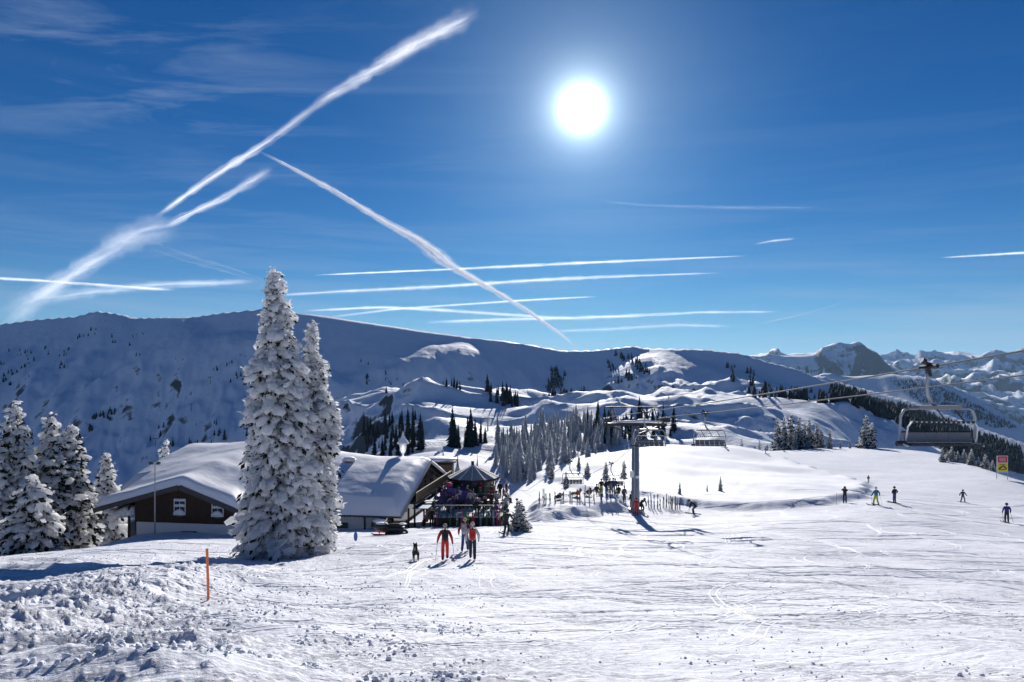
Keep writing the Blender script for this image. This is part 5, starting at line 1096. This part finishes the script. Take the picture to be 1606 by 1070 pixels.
# ------------------------------------------------------------------ contrails
def trail_mat():
    m = bpy.data.materials.new('ice_cloud'); m.use_nodes = True; t = m.node_tree; l = t.links
    for n in list(t.nodes): t.nodes.remove(n)
    out = t.nodes.new('ShaderNodeOutputMaterial'); tr = t.nodes.new('ShaderNodeBsdfTransparent'); tl = t.nodes.new('ShaderNodeBsdfTranslucent'); tl.inputs[0].default_value = (1,1,1,1); df = t.nodes.new('ShaderNodeBsdfDiffuse'); df.inputs[0].default_value = (1,1,1,1)
    a1 = t.nodes.new('ShaderNodeMixShader'); a1.inputs[0].default_value = .08; l.new(tl.outputs[0], a1.inputs[1]); l.new(df.outputs[0], a1.inputs[2])
    at = t.nodes.new('ShaderNodeAttribute'); at.attribute_name = 'trail'; sp = t.nodes.new('ShaderNodeSeparateColor'); l.new(at.outputs['Color'], sp.inputs[0])
    uv = t.nodes.new('ShaderNodeAttribute'); uv.attribute_name = 'tuv'; mp_ = t.nodes.new('ShaderNodeMapping'); mp_.inputs['Scale'].default_value = (1,1,1); l.new(uv.outputs['Vector'], mp_.inputs[0])
    n = t.nodes.new('ShaderNodeTexNoise'); n.inputs['Scale'].default_value = 1.0; n.inputs['Detail'].default_value = 7; n.inputs['Roughness'].default_value = .6; n.inputs['Distortion'].default_value = .5; l.new(mp_.outputs[0], n.inputs[0])
    def M(op, a, b=None, c=None, cl=False):
        q = t.nodes.new('ShaderNodeMath'); q.operation = op; q.use_clamp = cl
        for i, v in enumerate((a, b, c)):
            if v is None: continue
            if isinstance(v, (int, float)): q.inputs[i].default_value = v
            else: l.new(v, q.inputs[i])
        return q.outputs[0]
    # red = strength along the trail, green = closeness to its middle
    core = M('POWER', sp.outputs[1], 1.9)
    al = M('MULTIPLY', M('MULTIPLY', core, M('MULTIPLY', sp.outputs[0], 0.62)), M('MULTIPLY_ADD', n.outputs[0], 2.8, -0.75, True), None, True)
    ms = t.nodes.new('ShaderNodeMixShader'); l.new(al, ms.inputs[0]); l.new(tr.outputs[0], ms.inputs[1]); l.new(a1.outputs[0], ms.inputs[2]); l.new(ms.outputs[0], out.inputs[0]); return m
M_trail = trail_mat()
ALT = 5200.0
def trail(pts, label, group=None):
    """pts: px, py, width in px, strength; a flattened tube of ice cloud at altitude"""
    P = [p for p in pts]; n = max(24, int(sum(math.hypot(P[i+1][0]-P[i][0], P[i+1][1]-P[i][1]) for i in range(len(P)-1))/6)); L_ = [0]
    for i in range(len(P)-1): L_.append(L_[-1]+math.hypot(P[i+1][0]-P[i][0], P[i+1][1]-P[i][1]))
    s = np.linspace(0, L_[-1], n); q = [np.interp(s, L_, [p[k] for p in P]) for k in range(4)]
    ker = np.ones(5)/5
    for k in range(3): q[k] = np.convolve(np.pad(q[k], 2, mode='edge'), ker, mode='valid')
    nr = 12; V = []; A = []; U = []; sd = random.uniform(0, 50)
    pos = [Vector(((q[0][i]-CX)/F, 1, (H0-q[1][i])/F))*(ALT/((H0-q[1][i])/F)) for i in range(n)]
    for i in range(n):
        d = (pos[min(n-1, i+1)]-pos[max(0, i-1)]).normalized(); view = pos[i].normalized(); upv = (SD-d*SD.dot(d)).normalized(); sidev = d.cross(upv).normalized(); vis = (sidev-view*sidev.dot(view)).length
        w_ = q[2][i]/F*pos[i].y*0.5*1.15/max(.45, vis); w_ *= 1+.28*float(fbm(np.array([s[i]/16.0+sd]), np.array([sd]), 3, 7)[0])
        for k in range(nr):
            a = 2*math.pi*k/nr; V.append(pos[i]+sidev*math.cos(a)*w_+upv*math.sin(a)*w_*.3); A.append((q[3][i]*(sm_(i/(n*.06+3))*sm_((n-1-i)/(n*.06+3))), 1-abs(math.cos(a))**1.0, 0, 1)); U.append((s[i]/55.0+sd+math.cos(a)*.5, math.cos(a)*2.3, sd))
    f = [(i*nr+k, i*nr+(k+1) % nr, (i+1)*nr+(k+1) % nr, (i+1)*nr+k) for i in range(n-1) for k in range(nr)]
    me = np_mesh('contrail', np.array([tuple(v) for v in V]), np.array(f))
    ca = me.attributes.new('trail', 'FLOAT_COLOR', 'POINT'); ca.data.foreach_set('color', np.array(A, dtype=np.float32).ravel()); ua = me.attributes.new('tuv', 'FLOAT_VECTOR', 'POINT'); ua.data.foreach_set('vector', np.array(U, dtype=np.float32).ravel())
    o = link('contrail', me, M_trail, None, True); tag(o, label, 'contrail', group)
trail([(398,234,5,.7),(440,254,8,1.3),(520,297,13,2.0),(600,346,16,2.3),(655,376,22,2.6),(690,404,36,2.5),(712,420,20,2.7),(760,447,15,2.8),(830,489,11,2.6),(880,525,8,2.4),(912,551,5,2.0)], 'bright straight contrail falling from upper left to the ridge in the middle')
trail([(755,12,32,.4),(720,34,36,.6),(650,70,32,.75),(600,100,27,.8),(550,132,22,.75),(510,155,17,.5),(470,185,16,.4),(430,216,15,.55),(400,236,15,.9),(350,266,14,1.1),(300,300,12,1.1),(265,326,11,.95),(238,345,8,.5)], 'long contrail from beside the sun down left, puffy above and thin below')
trail([(430,262,22,.22),(395,284,20,.45),(345,314,13,.8),(300,334,13,.8),(255,358,16,.6)], 'shorter faint contrail parallel below the thin one at left')
trail([(285,352,44,.15),(230,362,50,.35),(190,380,44,.5),(150,408,34,.65),(110,432,32,.65),(70,458,38,.6),(30,486,48,.45),(5,510,54,.25)], 'wide smeared contrail sinking to the left edge of the ridge')
trail([(-30,435,6,1.2),(60,440,6,1.3),(140,446,6,1.3),(220,452,6,1.2),(280,455,5,.6)], 'sharp thin contrail level with the tree top at the left edge')
trail([(50,470,26,.25),(140,458,22,.35),(240,448,16,.4),(330,444,12,.45),(405,441,9,.2)], 'faint blurred contrail crossing under the sharp one at left')
trail([(220,378,30,.15),(290,404,26,.3),(360,424,20,.4),(410,440,16,.4),(430,452,10,.2)], 'diffuse streak sloping down to the top of the tall spruce')
trail([(485,432,3.2,0.56),(600,427,4.0,0.88),(760,420,5.6,0.96),(900,413,6.4,0.96),(1040,407,4.8,0.80),(1180,401,3.2,0.32)], 'upper one of the long level contrails below the sun')
trail([(420,464,6.4,0.40),(560,456,7.2,0.60),(700,449,8.0,0.68),(850,439,8.0,0.72),(980,433,6.4,0.64),(1140,428,4.0,0.24)], 'second long level contrail below the sun')
trail([(470,488,4.8,0.40),(600,482,6.4,0.88),(700,487,7.2,0.88),(830,496,6.4,0.80),(930,502,4.8,0.32)], 'contrail curving gently above the ridge right of the tall spruce')
trail([(500,500,4.0,0.32),(610,486,5.6,0.64),(720,478,4.8,0.64),(840,470,4.8,0.88),(945,465,3.2,0.48)], 'short bright contrail rising slightly right above the ridge')
trail([(660,506,6.4,0.40),(800,501,7.2,0.64),(960,497,7.2,0.72),(1100,490,6.4,0.56),(1230,489,4.8,0.24)], 'low level contrail closest above the middle ridge')
trail([(860,520,7.2,0.24),(960,516,8.0,0.36),(1060,510,7.2,0.32),(1150,512,6.4,0.16)], 'faint lowest contrail above the pass')
trail([(1470,405,3.2,0.40),(1530,401,4.0,0.80),(1600,397,4.8,0.88),(1660,394,4.8,0.64)], 'single thin contrail at the right edge of the sky')
trail([(1175,512,4.0,0.56),(1215,503,4.8,0.80),(1260,493,4.0,0.72),(1300,482,4.0,0.40),(1370,462,4.0,0.20)], 'short slanting contrail right of the middle above the pass')
trail([(1180,384,3.2,0.24),(1210,378,4.8,0.48),(1250,374,4.8,0.24)], 'small wisp of contrail under the sun to the right')
trail([(930,314,4.8,0.04),(1010,322,6.4,0.08),(1150,326,8.0,0.09),(1290,326,6.4,0.05)], 'very faint contrail just below the sun on the right')

# ------------------------------------------------------------------ haze: one closed box of thin air
m = MB(); m.box((0, 9000, -350), (110000, 100000, 2600)); hzo = m.build('haze', None); tag(hzo, 'thin blue mountain haze', 'haze', kind='stuff')
hm = bpy.data.materials.new('air'); hm.use_nodes = True; t = hm.node_tree
for n in list(t.nodes): t.nodes.remove(n)
out = t.nodes.new('ShaderNodeOutputMaterial'); pv = t.nodes.new('ShaderNodeVolumePrincipled'); pv.inputs['Color'].default_value = (.42, .68, 1, 1); pv.inputs['Density'].default_value = 1.1e-5; pv.inputs['Anisotropy'].default_value = 0.3
t.links.new(pv.outputs[0], out.inputs['Volume']); hzo.data.materials.append(hm)
